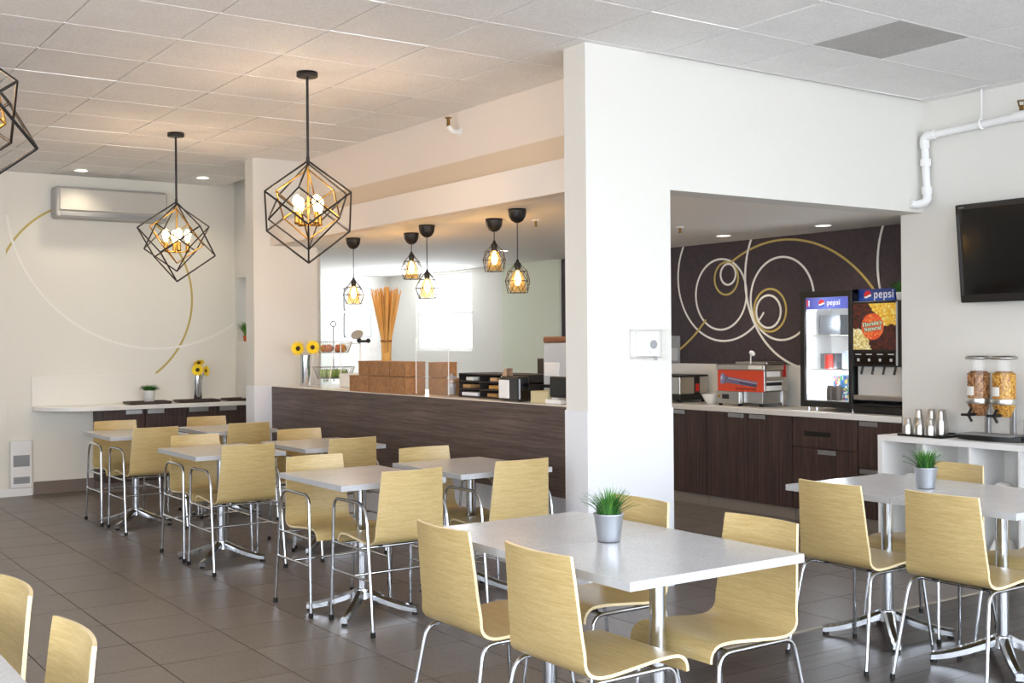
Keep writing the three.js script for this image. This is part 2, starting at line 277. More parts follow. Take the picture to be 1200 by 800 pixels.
{ // bulkhead over the serving counter: fascia with an open ledge, upper wall with a painted band
  const w = struct('wall_bulkhead', 'cream bulkhead over the serving counter with a tan band', 'wall');
  mesh('fascia', rb(XC, XC + 0.1, HS, 2.556, -9.94, ZF - 0.2, 0.004), M.wallWarm, w);
  mesh('upper_wall', bx(4.498, 4.62, HS + 0.1, 3.2, -9.94, ZF - 0.2), M.wallWarm, w);
  mesh('painted_band', bx(4.496, 4.498, 2.5, 2.779, -9.94, ZF - 0.2), M.band, w);
  const wing = struct('wall_wing', 'white wing wall with glossy lower panel at far counter end', 'wall');
  mesh('wall_face', bx(4.04, 4.668, 0, 3.2, -10.13, -9.94), M.wall, wing);
  mesh('lower_panel', rb(4.034, 4.21, 0, 1.073, -10.136, -9.934, 0.003), M.wainscot, wing);
  const p = struct('wall_partition', 'white partition wall with wide opening to the beverage station', 'wall');
  mesh('pier', bx(4.05, 4.686, 0, 3.2, ZF - 0.2, ZF), M.wall, p);
  mesh('header', bx(4.686, XR, HS, 3.2, ZF - 0.2, ZF), M.wall, p);
  mesh('lower_panel', rb(4.043, 4.692, 0, 1.063, ZF - 0.206, ZF + 0.007, 0.003), M.wainscot, p);
}
structMesh('wall_right', [bx(XR, XR + 0.18, -0.1, 3.2, -5.3, 2.35), bx(XR + 0.18, XM + 0.15, -0.1, 3.2, -5.3, -5.15)], M.wall, 'white side wall carrying the television and sprinkler pipe', 'wall');
{ // glazed shop front and side, out of the picture
  const w = struct('wall_front', 'glazed shop front wall opposite the back wall', 'wall');
  const H = [[-4.05, -1.15, 0.35, 2.65], [-0.85, 2.05, 0.35, 2.65], [2.35, 5.25, 0.35, 2.65], [5.65, 6.95, 0.35, 2.65]];
  mesh('wall_face', hole(-4.65, 7.3, -0.1, 3.2, H, (a, b, c, d) => bx(a, b, c, d, 2.2, 2.38)), M.wall, w);
  const l = struct('wall_left', 'long side wall with two large windows', 'wall');
  const L = [[-3.9, -1.3, 0.35, 2.65], [-0.9, 1.7, 0.35, 2.65]];
  mesh('wall_face', hole(-12.1, 2.35, -0.1, 3.2, L, (a, b, c, d) => bx(-4.68, -4.5, c, d, a, b)), M.wall, l);
  let n = 2;
  const frame = (mk, a, b) => { const o = struct(`window_${n++}`, 'tall shop window in dark metal frame', 'window'); mesh('window_frame', [mk(a, b, 0.35, 0.4, 0.05), mk(a, b, 2.6, 2.65, 0.05), mk(a, a + 0.05, 0.4, 2.6, 0.05), mk(b - 0.05, b, 0.4, 2.6, 0.05), mk((a + b) / 2 - 0.02, (a + b) / 2 + 0.02, 0.4, 2.6, 0.04)], M.blackMetal, o); mesh('pane', mk(a + 0.05, b - 0.05, 0.4, 2.6, 0.006), M.glass, o); };
  for (const h of H) frame((a, b, c, d, t) => bx(a, b, c, d, 2.29 - t / 2, 2.29 + t / 2), h[0], h[1]);
  for (const h of L) frame((a, b, c, d, t) => bx(-4.59 - t / 2, -4.59 + t / 2, c, d, a, b), h[0], h[1]);
}
{ const b = struct('baseboard_back', 'brown tile baseboard along the back wall', 'baseboard'); mesh('board', rb(2.57, 3.14, 0, 0.125, ZB, ZB + 0.015, 0.003), M.baseboard, b); mesh('board_white', rb(-4.5, 2.55, 0, 0.075, ZB + 0.025, ZB + 0.04, 0.003), M.white, b); }

// ---------------------------------------------------------------- serving counter and beverage cabinets
{
  const c = thing('serving_counter', 'long dark wood laminate serving counter below the bulkhead', 'counter', [XC, 0, -7.62]);
  mesh('lower_wall', bx(0.1, 0.2, 0, 0.515, -2.31, 2.28), M.wainscot, c);
  mesh('front_panel', rb(0, 0.08, 0.515, 1.066, -2.31, 2.28, 0.003), M.counterWood, c);
  mesh('body', bx(0.08, 0.56, 0.515, 1.04, -2.31, 2.28), M.white, c);
  mesh('top', rb(0.004, 0.62, 1.04, 1.07, -2.31, 2.28, 0.004), M.counterWhite, c);
}
function cabinet(label, z0, z1, fronts) { // beverage cabinet unit, face at x = 7.15; fronts: [z0,z1,y0,y1,handle]
  const c = thing('base_cabinet', label, 'cabinet', [7.4, 0, (z0 + z1) / 2], 0, 'dark cabinets of the beverage station');
  const o = (z0 + z1) / 2;
  mesh('body', bx(-0.23, 0.24, 0.1, 0.84, z0 - o + 0.001, z1 - o - 0.001), M.cabinetWood, c);
  mesh('kick_plate', bx(-0.215, -0.2, 0, 0.1, z0 - o + 0.001, z1 - o - 0.001), M.kick, c);
  for (const [a, b, y0, y1, hd, kind] of fronts) {
    const d = mesh(kind || 'door', rb(-0.25, -0.231, y0, y1, a - o + 0.003, b - o - 0.003, 0.002), M.cabinetWood, c);
    if (hd) mesh('handle', [rb(-0.262, -0.248, hd[2] - 0.018, hd[2] + 0.018, hd[0] - o, hd[1] - o, 0.003), bx(-0.262, -0.236, hd[2] + 0.014, hd[2] + 0.018, hd[0] - o, hd[1] - o)], M.brushed, d);
  }
  return c;
}
cabinet('dark wood base cabinet under the steel soup warmer', -8.3, -7.352, [[-8.3, -7.83, 0.1, 0.838, [-8.05, -7.87, 0.815]], [-7.83, -7.352, 0.1, 0.838, [-7.8, -7.62, 0.815]]]);
cabinet('dark wood two door cabinet under the orange fronted toaster', -7.348, -6.372, [[-7.348, -6.86, 0.1, 0.838, [-7.075, -6.9, 0.815]], [-6.86, -6.372, 0.1, 0.838, [-6.83, -6.66, 0.815]]]);
{
  const c = cabinet('dark wood drawer cabinet with black slot under the glass fridge', -6.368, -5.722, [[-6.368, -5.722, 0.6, 0.838, null, 'drawer'], [-6.368, -5.722, 0.1, 0.596, [-6.1, -5.93, 0.57]]]);
  mesh('slot', rb(-0.253, -0.247, 0.69, 0.73, -0.2, 0.06, 0.002), M.black, c);
  cabinet('dark wood two drawer cabinet under the juice dispenser', -5.718, -5.32, [[-5.718, -5.32, 0.48, 0.838, [-5.72 + 0.02, -5.54, 0.815], 'drawer'], [-5.718, -5.32, 0.1, 0.476, [-5.7, -5.53, 0.455], 'drawer']]);
  tag(mesh('worktop', rb(7.125, XM, 0.84, 0.885, -8.3, -5.31, 0.004).translate(-0.002, 0, 0), M.counterWhite), 'white worktop running along the beverage cabinets', 'worktop');
}
// ---------------------------------------------------------------- tables
const topG = bx(-0.305, 0.305, 0.716, 0.745, -0.38, 0.38);
function legGeo() { // one arched foot of the pedestal, runs out along +x
  const pos = [], idx = [], N = 10;
  for (let i = 0; i <= N; i++) {
    const t = i / N, x = 0.02 + 0.29 * t, y = 0.085 * (1 - t) ** 1.5 + 0.03, w = 0.024 - 0.006 * t, h = 0.022 - 0.006 * t;
    for (const [a, b] of [[-w, -h], [w, -h], [w, h * 0.3], [w * 0.55, h], [-w * 0.55, h], [-w, h * 0.3]]) pos.push(x, y + b, a);
  }
  for (let i = 0; i < N; i++) for (let k = 0; k < 6; k++) { const a = i * 6 + k, b = i * 6 + (k + 1) % 6; idx.push(a, a + 6, b, b, a + 6, b + 6); }
  const e = N * 6; idx.push(e, e + 2, e + 1, e, e + 3, e + 2, e, e + 4, e + 3, e, e + 5, e + 4);
  let g = new THREE.BufferGeometry(); g.setAttribute('position', new THREE.Float32BufferAttribute(pos, 3)); g.setIndex(idx); g = g.toNonIndexed(); g.computeVertexNormals(); return muv(g);
}
const legG = legGeo();
function makeTable(label, p, turn, group) {
  const t = thing('pedestal_table', label, 'table', p, turn, group);
  const top = mesh('tabletop', topG, M.tableTop, t);
  mesh('edge_band', [rb(-0.3065, -0.304, 0.716, 0.745, -0.3815, 0.3815, 0.001), rb(0.304, 0.3065, 0.716, 0.745, -0.3815, 0.3815, 0.001), rb(-0.305, 0.305, 0.716, 0.745, -0.3815, -0.379, 0.001), rb(-0.305, 0.305, 0.716, 0.745, 0.379, 0.3815, 0.001)], M.tableEdge, top);
  mesh('mounting_plate', bx(-0.16, 0.16, 0.71, 0.716, -0.16, 0.16), M.black, t);
  mesh('pole', [cyl(0.028, 0.028, 0.6, 0, 0.41, 0, 24), cyl(0.04, 0.048, 0.05, 0, 0.105, 0, 24)], M.chrome, t);
  for (let k = 0; k < 4; k++) { const l = mesh('foot', legG, M.chrome, t); l.rotation.y = Math.PI / 4 + k * Math.PI / 2; mesh('glide', cyl(0.014, 0.016, 0.018, 0.295, 0.009, 0, 12), M.rubber, l); }
  return t;
}
const T = [[2.82, -9.46], [2.82, -7.545], [2.885, -5.615], [3.58, -9.45], [3.585, -7.57], [3.62, -5.66]];
const tName = ['grey table beside the wall heater', 'middle grey table of the row farther from the dark counter', 'grey table at the open floor end of the outer row', 'grey table beside the far wing wall', 'middle grey table along the dark counter', 'grey table along the dark counter beside the white partition'];
const t0 = makeTable('small ' + tName[0], [T[0][0], 0, T[0][1]], 0, 'two seat tables near the serving counter');
for (let k = 1; k < 6; k++) dup(t0, [T[k][0], 0, T[k][1]], 0, 'small ' + tName[k]);
const q = Math.PI / 2;
dup(t0, [2.615, 0, -3.542], q, 'grey table of the plant topped pair, end nearer the white partition', 'tables pushed together in pairs');
dup(t0, [2.615, 0, -2.927], q, 'grey table of the plant topped pair, end away from the partition', 'tables pushed together in pairs');
dup(t0, [4.735, 0, -3.617], q, 'grey table by the white cubby shelf, under the metal plant pot', 'tables pushed together in pairs');
dup(t0, [4.735, 0, -3.002], q, 'grey table by the white cubby shelf, beside the plant bearing table', 'tables pushed together in pairs');
dup(t0, [0.165, 0, -3.34], q, 'grey corner table away from others, end nearer the back wall', 'tables pushed together in pairs');
dup(t0, [0.165, 0, -2.725], q, 'grey corner table away from others, end farther from back wall', 'tables pushed together in pairs');

// ---------------------------------------------------------------- chairs: bent plywood shell on a chrome frame
function shellGeo() {
  const prof = [[0.218, 0.402], [0.214, 0.43], [0.19, 0.453], [0.135, 0.459], [0.0, 0.449], [-0.1, 0.44], [-0.152, 0.443], [-0.187, 0.46], [-0.205, 0.495], [-0.219, 0.56], [-0.233, 0.66], [-0.247, 0.76], [-0.256, 0.815]].map(p => V(0, p[1], p[0]));
  const c = new THREE.CatmullRomCurve3(prof, false, 'centripetal'), N = 44, Mx = 10, t = 0.0055, L = c.getLength();
  const rows = [];
  for (let i = 0; i <= N; i++) {
    const s = i / N, p = c.getPointAt(s), d = c.getTangentAt(s), n = V(0, -d.z, d.y); // n points up from the seat / forward from the back
    if (n.y < 0 && s < 0.5 || n.z < 0 && s > 0.6) n.multiplyScalar(-1);
    const up = s > 0.4 ? THREE.MathUtils.clamp((p.y - 0.445) / 0.37, 0, 1) : 0, back = THREE.MathUtils.smoothstep(up, 0, 0.2), hw = 0.199 - 0.025 * up;
    const row = [];
    for (let j = 0; j <= Mx; j++) { const u = j / Mx * 2 - 1, cv = (0.012 + 0.014 * up) * back * u * u; row.push([p.clone().add(V(u * hw, (1 - back) * cv, back * cv)), n, s * L, u * hw]); }
    rows.push(row);
  }
  const face = (sgn) => { const pos = [], uv = [], idx = []; rows.forEach(r => r.forEach(([p, n, l, x]) => { pos.push(p.x + n.x * t * sgn, p.y + n.y * t * sgn, p.z + n.z * t * sgn); uv.push(x, l); })); for (let i = 0; i < N; i++) for (let j = 0; j < Mx; j++) { const a = i * (Mx + 1) + j, b = a + Mx + 1; sgn < 0 ? idx.push(a, b, a + 1, b, b + 1, a + 1) : idx.push(a, a + 1, b, b, a + 1, b + 1); } const g = new THREE.BufferGeometry(); g.setAttribute('position', new THREE.Float32BufferAttribute(pos, 3)); g.setAttribute('uv', new THREE.Float32BufferAttribute(uv, 2)); g.setIndex(idx); g.computeVertexNormals(); return g.toNonIndexed(); };
  const rim = []; for (let j = 0; j <= Mx; j++) rim.push(rows[0][j]); for (let i = 1; i <= N; i++) rim.push(rows[i][Mx]); for (let j = Mx - 1; j >= 0; j--) rim.push(rows[N][j]); for (let i = N - 1; i >= 0; i--) rim.push(rows[i][0]);
  const pos = [], uv = [], idx = []; let run = 0;
  rim.forEach(([p, n], k) => { if (k) run += p.distanceTo(rim[k - 1][0]); for (const s of [-1, 1]) { pos.push(p.x + n.x * t * s, p.y + n.y * t * s, p.z + n.z * t * s); uv.push(run, (s + 1) * t / 2); } if (k) { const a = 2 * k - 2; idx.push(a, a + 1, a + 2, a + 2, a + 1, a + 3); } });
  let e = new THREE.BufferGeometry(); e.setAttribute('position', new THREE.Float32BufferAttribute(pos, 3)); e.setAttribute('uv', new THREE.Float32BufferAttribute(uv, 2)); e.setIndex(idx); e = e.toNonIndexed(); e.computeVertexNormals();
  return [mergeGeometries([face(1), face(-1)]), e];
}
M.chairEdge.side = THREE.DoubleSide;
const [shellG, edgeG] = shellGeo();
const R = 0.0088, padG = [cyl(0.016, 0.016, 0.018, 0, 0.431, 0, 10), cyl(0.016, 0.016, 0.014, 0, 0.428, 0, 10)];
function makeChair(arms, label, p, turn, group) {
  const c = thing(arms ? 'cafe_armchair' : 'cafe_chair', label, 'chair', p, turn, group);
  const sh = mesh('shell', shellG, M.chairWood, c); mesh('shell_edge', edgeG, M.chairEdge, sh);
  for (const s of [-1, 1]) {
    if (arms) {
      const f = mesh('side_frame', tube([[s * 0.24, 0.01, 0.225], [s * 0.232, 0.645, 0.195], [s * 0.232, 0.65, -0.165], [s * 0.24, 0.01, -0.245]], R, [0, 0.055, 0.1, 0], 10), M.chrome, c);
      for (const z of [0.225, -0.245]) mesh('foot_cap', cyl(0.0125, 0.0135, 0.026, s * 0.24, 0.013, z, 10), M.rubber, f);
      mesh('seat_rail', tube([[s * 0.235, 0.415, 0.205], [s * 0.235, 0.415, -0.202]], 0.007, 0, 8), M.chrome, c);
      mesh('side_stretcher', tube([[s * 0.237, 0.27, 0.205], [s * 0.237, 0.27, -0.218]], 0.007, 0, 8), M.chrome, c);
    } else {
      const f = mesh('side_frame', tube([[s * 0.222, 0.008, 0.215], [s * 0.188, 0.424, 0.17], [s * 0.188, 0.424, -0.185], [s * 0.222, 0.008, -0.262]], 0.008, [0, 0.05, 0.05, 0], 10), M.chrome, c);
      for (const z of [0.2155, -0.2625]) mesh('foot_cap', cyl(0.011, 0.012, 0.02, s * 0.2225, 0.01, z, 10), M.rubber, f);
    }
  }
  const x = arms ? 0.23 : 0.185;
  for (const z of [0.11, -0.1]) mesh('cross_bar', tube([[-x, 0.419, z], [x, 0.419, z]], 0.0075, 0, 8), M.chrome, c);
  if (arms) mesh('stretcher', tube([[-0.236, 0.27, -0.02], [0.236, 0.27, -0.02]], 0.007, 0, 8), M.chrome, c);
  for (const [px, pz] of [[-0.12, 0.11], [0.12, 0.11], [-0.12, -0.1], [0.12, -0.1]]) mesh('pad', padG[pz > 0 ? 0 : 1].clone().translate(px, 0, pz), M.rubber, c);
  return c;
}
// armchairs: [x, z of the back's top edge, faces the back wall?, table]
const BT = 0.256;
const arms = [[2.8, -9.986, 0, 0], [2.83, -8.934, 1, 0], [2.82, -8.071, 0, 1], [2.82, -7.019, 1, 1], [2.845, -6.141, 0, 2], [2.92, -5.089, 1, 2], [3.6, -10.0, 0, 3], [3.59, -8.93, 1, 3], [3.63, -8.096, 0, 4], [3.575, -7.044, 1, 4], [3.6, -6.186, 0, 5], [3.635, -5.134, 1, 5]];
let ac = null;
for (const [x, z, face, k] of arms) {
  const label = `plywood armchair ${face ? 'facing' : 'backing'} the back wall, at ${tName[k].replace('grey ', '')}`.replace(' of the row farther from', ' of row away from').replace(' at the open floor end of the outer row', ' at open floor end').replace(' along the dark counter beside the white partition', ' beside the white partition').replace('middle table of row away from the dark counter', 'middle table of outer row').replace('middle table along the dark counter', 'middle table along counter');
  const p = [x, 0, face ? z - BT : z + BT], turn = face ? Math.PI : 0;
  ac = ac ? dup(ac, p, turn, label) : makeChair(true, label, p, turn, 'chrome framed plywood armchairs');
}
const free = [
  [2.089, -3.495, 1, 'at plant topped tables, open floor side, nearer dark counter'], [2.089, -2.925, 1, 'at plant topped tables, open floor side, farther from counter'],
  [3.15, -3.6, -1, 'at plant topped tables, facing open floor, nearer white partition'], [3.15, -2.935, -1, 'at plant topped tables, facing open floor, farther from partition'],
  [4.11, -3.47, 1, 'facing the cubby shelf, at the table with plant pot'], [4.17, -2.935, 1, 'turned to the cubby shelf, at the table without a plant'],
  [5.29, -3.61, -1, 'backing the cubby shelf, at the table with plant pot'], [5.29, -2.98, -1, 'backing the cubby shelf, at the table without plant'],
  [0.697, -3.34, -1, 'at the corner table, nearer the back wall'], [0.697, -2.73, -1, 'at the corner table, farther from the back wall']];
let fc = null;
for (const [x, z, d, where] of free) {
  const label = 'armless blond plywood chair ' + where, p = [x + d * BT, 0, z], turn = d * q;
  fc = fc ? dup(fc, p, turn, label) : makeChair(false, label, p, turn, 'armless plywood chairs');
}
// ---------------------------------------------------------------- pendant lamps with nested cube frames
function cubeFrame(a, yaw, topY, m, r) { // a wire cube hung from one corner
  const R3 = Math.sqrt(2 / 3) * a, H = Math.sqrt(3) * a, T0 = V(0, topY, 0), B = V(0, topY - H, 0), U = [], L = [], out = [];
  for (let k = 0; k < 3; k++) { const u = yaw + k * 2 * Math.PI / 3, l = u + Math.PI / 3; U.push(V(Math.sin(u) * R3, topY - H / 3, Math.cos(u) * R3)); L.push(V(Math.sin(l) * R3, topY - 2 * H / 3, Math.cos(l) * R3)); }
  for (let k = 0; k < 3; k++) out.push(bar(T0, U[k], r), bar(B, L[k], r), bar(U[k], L[k], r), bar(U[k], L[(k + 2) % 3], r));
  return out;
}
function makePendant(label, x, z, turn) {
  const t = thing('cube_pendant_lamp', label, 'pendant lamp', [x, HC, z], turn, 'geometric cube pendant lamps');
  mesh('canopy', lathe([[0, 0], [0.066, 0], [0.066, -0.026], [0.06, -0.03], [0, -0.03]]), M.blackMetal, t);
  mesh('rod', [cyl(0.0085, 0.0085, 0.53, 0, -0.295, 0, 10), cyl(0.011, 0.011, 0.05, 0, -0.55, 0, 10)], M.blackMetal, t);
  mesh('outer_cube', cubeFrame(0.366, Math.PI, -0.548, M.blackMetal, 0.0062), M.blackMetal, t);
  mesh('middle_cube', cubeFrame(0.308, -0.22, -0.566, M.blackMetal, 0.0055), M.blackMetal, t);
  mesh('gold_cube', cubeFrame(0.252, Math.PI - 0.2, -0.6, M.brass, 0.005), M.brass, t);
  mesh('stem', [cyl(0.007, 0.007, 0.36, 0, -0.76, 0, 10), cyl(0.02, 0.02, 0.02, 0, -0.945, 0, 14)], M.brass, t);
  for (let k = 0; k < 4; k++) {
    const a = k * Math.PI / 2 + 0.62, X = Math.sin(a) * 0.085, Z = Math.cos(a) * 0.085;
    const arm = mesh('lamp_arm', [bar(V(0, -0.945, 0), V(X, -0.945, Z), 0.006, 8), cyl(0.019, 0.014, 0.012, X, -0.942, Z, 14), cyl(0.0155, 0.0155, 0.075, X, -0.905, Z, 14)], M.brass, t);
    mesh('bulb', lathe([[0, -0.87], [0.013, -0.868], [0.016, -0.85], [0.024, -0.825], [0.0265, -0.805], [0.022, -0.783], [0.01, -0.768], [0, -0.765]], 14).translate(X, 0, Z), M.bulb, arm);
    const l = new THREE.PointLight(new THREE.Color().setRGB(1, 0.68, 0.44), PEND, 0, 2); l.position.set(X, -0.81, Z); l.castShadow = true; l.shadow.radius = 1; l.name = 'pendant_bulb_light'; t.add(l);
  }
  return t;
}
const toCam = (x, z) => Math.atan2(-x, -z);
const PEND = 0.23, MINI = 0.2;
makePendant('black and gold nested cube pendant lamp beside the bulkhead', 3.049, -6.614, toCam(3.049, -6.614));
makePendant('black and gold nested cube pendant lamp before the air conditioner', 3.048, -9.085, toCam(3.048, -9.085) - 0.42);
makePendant('nested cube pendant lamp hanging over the open floor', 0.69, -4.5, toCam(0.69, -4.5) + 1.309);
// mini pendants over the counter
function makeMini(label, x, z, bottom) {
  const t = thing('cage_pendant_lamp', label, 'pendant lamp', [x, HS, z], x * 3 + z, 'wire cage pendant lamps over the counter');
  const top = bottom + 0.2 - HS; // y of the socket top, below the ceiling
  mesh('canopy', lathe([[0, 0], [0.062, 0], [0.062, -0.012], [0.056, -0.05], [0.04, -0.078], [0.018, -0.092], [0, -0.094]]), M.blackMetal, t);
  mesh('cord', cyl(0.0035, 0.0035, -0.09 - top, 0, (-0.09 + top) / 2, 0, 8), M.black, t);
  mesh('socket', lathe([[0, top + 0.03], [0.008, top + 0.028], [0.012, top + 0.012], [0.024, top], [0.021, top - 0.03], [0.019, top - 0.045], [0, top - 0.046]], 16), M.blackMetal, t);
  const ring = (r, y, off) => Array.from({ length: 6 }, (_, k) => V(Math.sin((k + off) * Math.PI / 3) * r, y, Math.cos((k + off) * Math.PI / 3) * r));
  const A = ring(0.022, top - 0.006, 0), B = ring(0.066, top - 0.052, 0), C = ring(0.088, top - 0.118, 0.5), E = ring(0.068, top - 0.197, 0), w = [];
  for (let k = 0; k < 6; k++) { const n = (k + 1) % 6, r = 0.0023; w.push(bar(A[k], B[k], r, 5), bar(B[k], B[n], r, 5), bar(B[k], C[k], r, 5), bar(C[k], B[n], r, 5), bar(C[k], C[n], r, 5), bar(C[k], E[k], r, 5), bar(C[k], E[n], r, 5), bar(E[k], E[n], r, 5)); }
  mesh('cage', w, M.blackMetal, t);
  mesh('glass_shade', lathe([[0.02, top - 0.045], [0.03, top - 0.06], [0.046, top - 0.11], [0.057, top - 0.19]], 24), M.amber, t);
  const b = mesh('bulb', lathe([[0, top - 0.045], [0.011, top - 0.05], [0.014, top - 0.07], [0.024, top - 0.1], [0.025, top - 0.115], [0.014, top - 0.142], [0, top - 0.15]], 14), M.bulbSmall, t);
  const l = new THREE.PointLight(new THREE.Color().setRGB(1, 0.68, 0.34), MINI, 0, 2); l.position.set(0, top - 0.105, 0); l.castShadow = true; l.shadow.radius = 1; l.name = 'cage_bulb_light'; t.add(l);
}
const minis = [[4.515, -8.895, 1.787, 'long corded cage pendant lamp above the sunflower vase and wire basket'], [4.713, -8.243, 1.972, 'short corded cage pendant lamp beside the bundle of sticks'], [4.503, -7.638, 1.79, 'long corded cage pendant lamp above the stacked kraft boxes'], [4.691, -6.992, 1.968, 'short corded cage pendant lamp above the black organizer'], [4.476, -6.391, 1.785, 'long corded cage pendant lamp above the napkin dispenser']];
for (const [x, z, b, l] of minis) makeMini(l, x, z, b);
// recessed downlights
function downlight(x, y, z, label, power) {
  const t = thing('downlight', label, 'downlight', [x, y, z], 0, 'recessed downlights');
  mesh('trim_ring', lathe([[0.06, -0.004], [0.075, -0.004], [0.078, 0], [0.06, 0.002]], 24), M.white, t);
  mesh('lens', cyl(0.06, 0.06, 0.003, 0, -0.002, 0, 24), M.downlight, t);
  const l = new THREE.SpotLight(new THREE.Color().setRGB(1, 0.86, 0.66), power, 0, 1.1, 0.7, 2); l.position.set(0, -0.01, 0); l.target.position.set(0, -1, 0); l.castShadow = true; l.shadow.radius = 3; l.name = 'downlight_light'; t.add(l, l.target);
}
downlight(2.93, HC - 0.002, -11.5, 'round recessed downlight above the air conditioner', 1.6); downlight(4.09, HC - 0.002, -11.38, 'round recessed downlight above the end of the back counter', 1.6);
downlight(7.15, HS, -7.12, 'round recessed downlight above the orange fronted toaster', 1.6); downlight(7.2, HS, -6.08, 'round recessed downlight above the glass door fridge', 1.6);
downlight(6.4, HS, -9.4, 'round recessed downlight in serving area by the partition edge', 1.2);

// ---------------------------------------------------------------- plants and flowers
function blades(n, r, h0, h1, y0, spread, w = 0.004) { // tuft of pointed arching blades
  const pos = [], idx = [];
  for (let k = 0; k < n; k++) {
    const a = rnd() * 6.283, q0 = Math.sqrt(rnd()) * r, h = h0 + (h1 - h0) * rnd(), lean = (0.25 + 0.75 * rnd()) * spread * (0.4 + q0 / r), dx = Math.sin(a), dz = Math.cos(a), b = pos.length / 3, S = 4;
    for (let i = 0; i <= S; i++) { const t = i / S, o = q0 + lean * t * t, y = y0 + h * (t - 0.18 * t * t * (lean / spread)), ww = w * (1 - t * 0.95); pos.push(dx * o - dz * ww, y, dz * o + dx * ww, dx * o + dz * ww, y + 0.001, dz * o - dx * ww); if (i) { const c = b + 2 * i - 2; idx.push(c, c + 1, c + 2, c + 2, c + 1, c + 3); } }
  }
  const g = new THREE.BufferGeometry(); g.setAttribute('position', new THREE.Float32BufferAttribute(pos, 3)); g.setIndex(idx); g.computeVertexNormals(); g.setAttribute('uv', new THREE.Float32BufferAttribute(new Float32Array(pos.length / 3 * 2), 2)); return g;
}
function metalPlant(label, p, h) {
  const t = thing('potted_grass_plant', label, 'plant', p, 0, 'grass plants in metal pots');
  mesh('pot', lathe([[0, 0.001], [0.04, 0.001], [0.041, 0.006], [0.043, 0.02], [0.0435, 0.022], [0.053, 0.094], [0.056, 0.097], [0.056, 0.102], [0.051, 0.102], [0.05, 0.088], [0, 0.086]], 32), M.galv, t);
  mesh('soil', cyl(0.05, 0.05, 0.006, 0, 0.088, 0, 20), M.soil, t);
  mesh('leaves', blades(120, 0.034, h * 0.6, h, 0.09, 0.05, 0.0034), M.leaf, t); mesh('leaves', blades(110, 0.042, h * 0.4, h * 0.85, 0.09, 0.062, 0.0036), M.leafDark, t); mesh('leaves', blades(50, 0.03, h * 0.6, h * 1.05, 0.09, 0.05, 0.003), M.leafLight, t);
}
metalPlant('grassy plant in galvanised pot on the tables before the partition', [2.63, 0.745, -3.2], 0.115);
metalPlant('grassy plant in galvanised pot on the tables by the cubby shelf', [4.75, 0.745, -3.405], 0.115);
function sunflower(label, p, yaw, tilt, stemTo, s = 1) { // p: head position; stemTo: foot of the stem
  const t = thing('sunflower', label, 'flower', stemTo, 0, 'yellow sunflowers');
  const h = V(p[0] - stemTo[0], p[1] - stemTo[1], p[2] - stemTo[2]);
  mesh('stem', tube([[0, 0, 0], [h.x * 0.3, h.y * 0.7, h.z * 0.3], [h.x, h.y, h.z]], 0.003, 0.05, 6), M.stem, t);
  const petals = [];
  for (let ring = 0; ring < 2; ring++) for (let k = 0; k < 15; k++) {
    const sh = new THREE.Shape(); sh.moveTo(0.012 * s, 0); sh.quadraticCurveTo(0.026 * s, 0.0095 * s, 0.046 * s, 0); sh.quadraticCurveTo(0.026 * s, -0.0095 * s, 0.012 * s, 0);
    const g = new THREE.ExtrudeGeometry(sh, { depth: 0.0012, bevelEnabled: false, curveSegments: 4 }); g.rotateY(-0.15 - ring * 0.25); g.rotateZ((k + ring * 0.5) * 2 * Math.PI / 15); petals.push(g);
  }
  const f = new THREE.Euler(-tilt, yaw, 0, 'YXZ'), mt = new THREE.Matrix4().compose(h, new THREE.Quaternion().setFromEuler(f), V(1, 1, 1));
  const pm = mesh('petals', petals, M.petal, t); pm.geometry.applyMatrix4(mt);
  const dm = mesh('seed_disc', sph(0.019 * s, 0, 0, 0, 16, 8).scale(1, 1, 0.45), M.disc, t); dm.geometry.applyMatrix4(mt);
}
function steelVase(name, label, p, r, h) { const t = thing(name, label, 'vase', p); mesh('body', lathe([[0, 0], [r, 0], [r, h], [r - 0.003, h], [r - 0.003, 0.01], [0, 0.01]], 28), M.chrome, t); mesh('rim', new THREE.TorusGeometry(r - 0.0015, 0.0025, 6, 28).rotateX(Math.PI / 2).translate(0, h, 0), M.chrome, t); return t; }

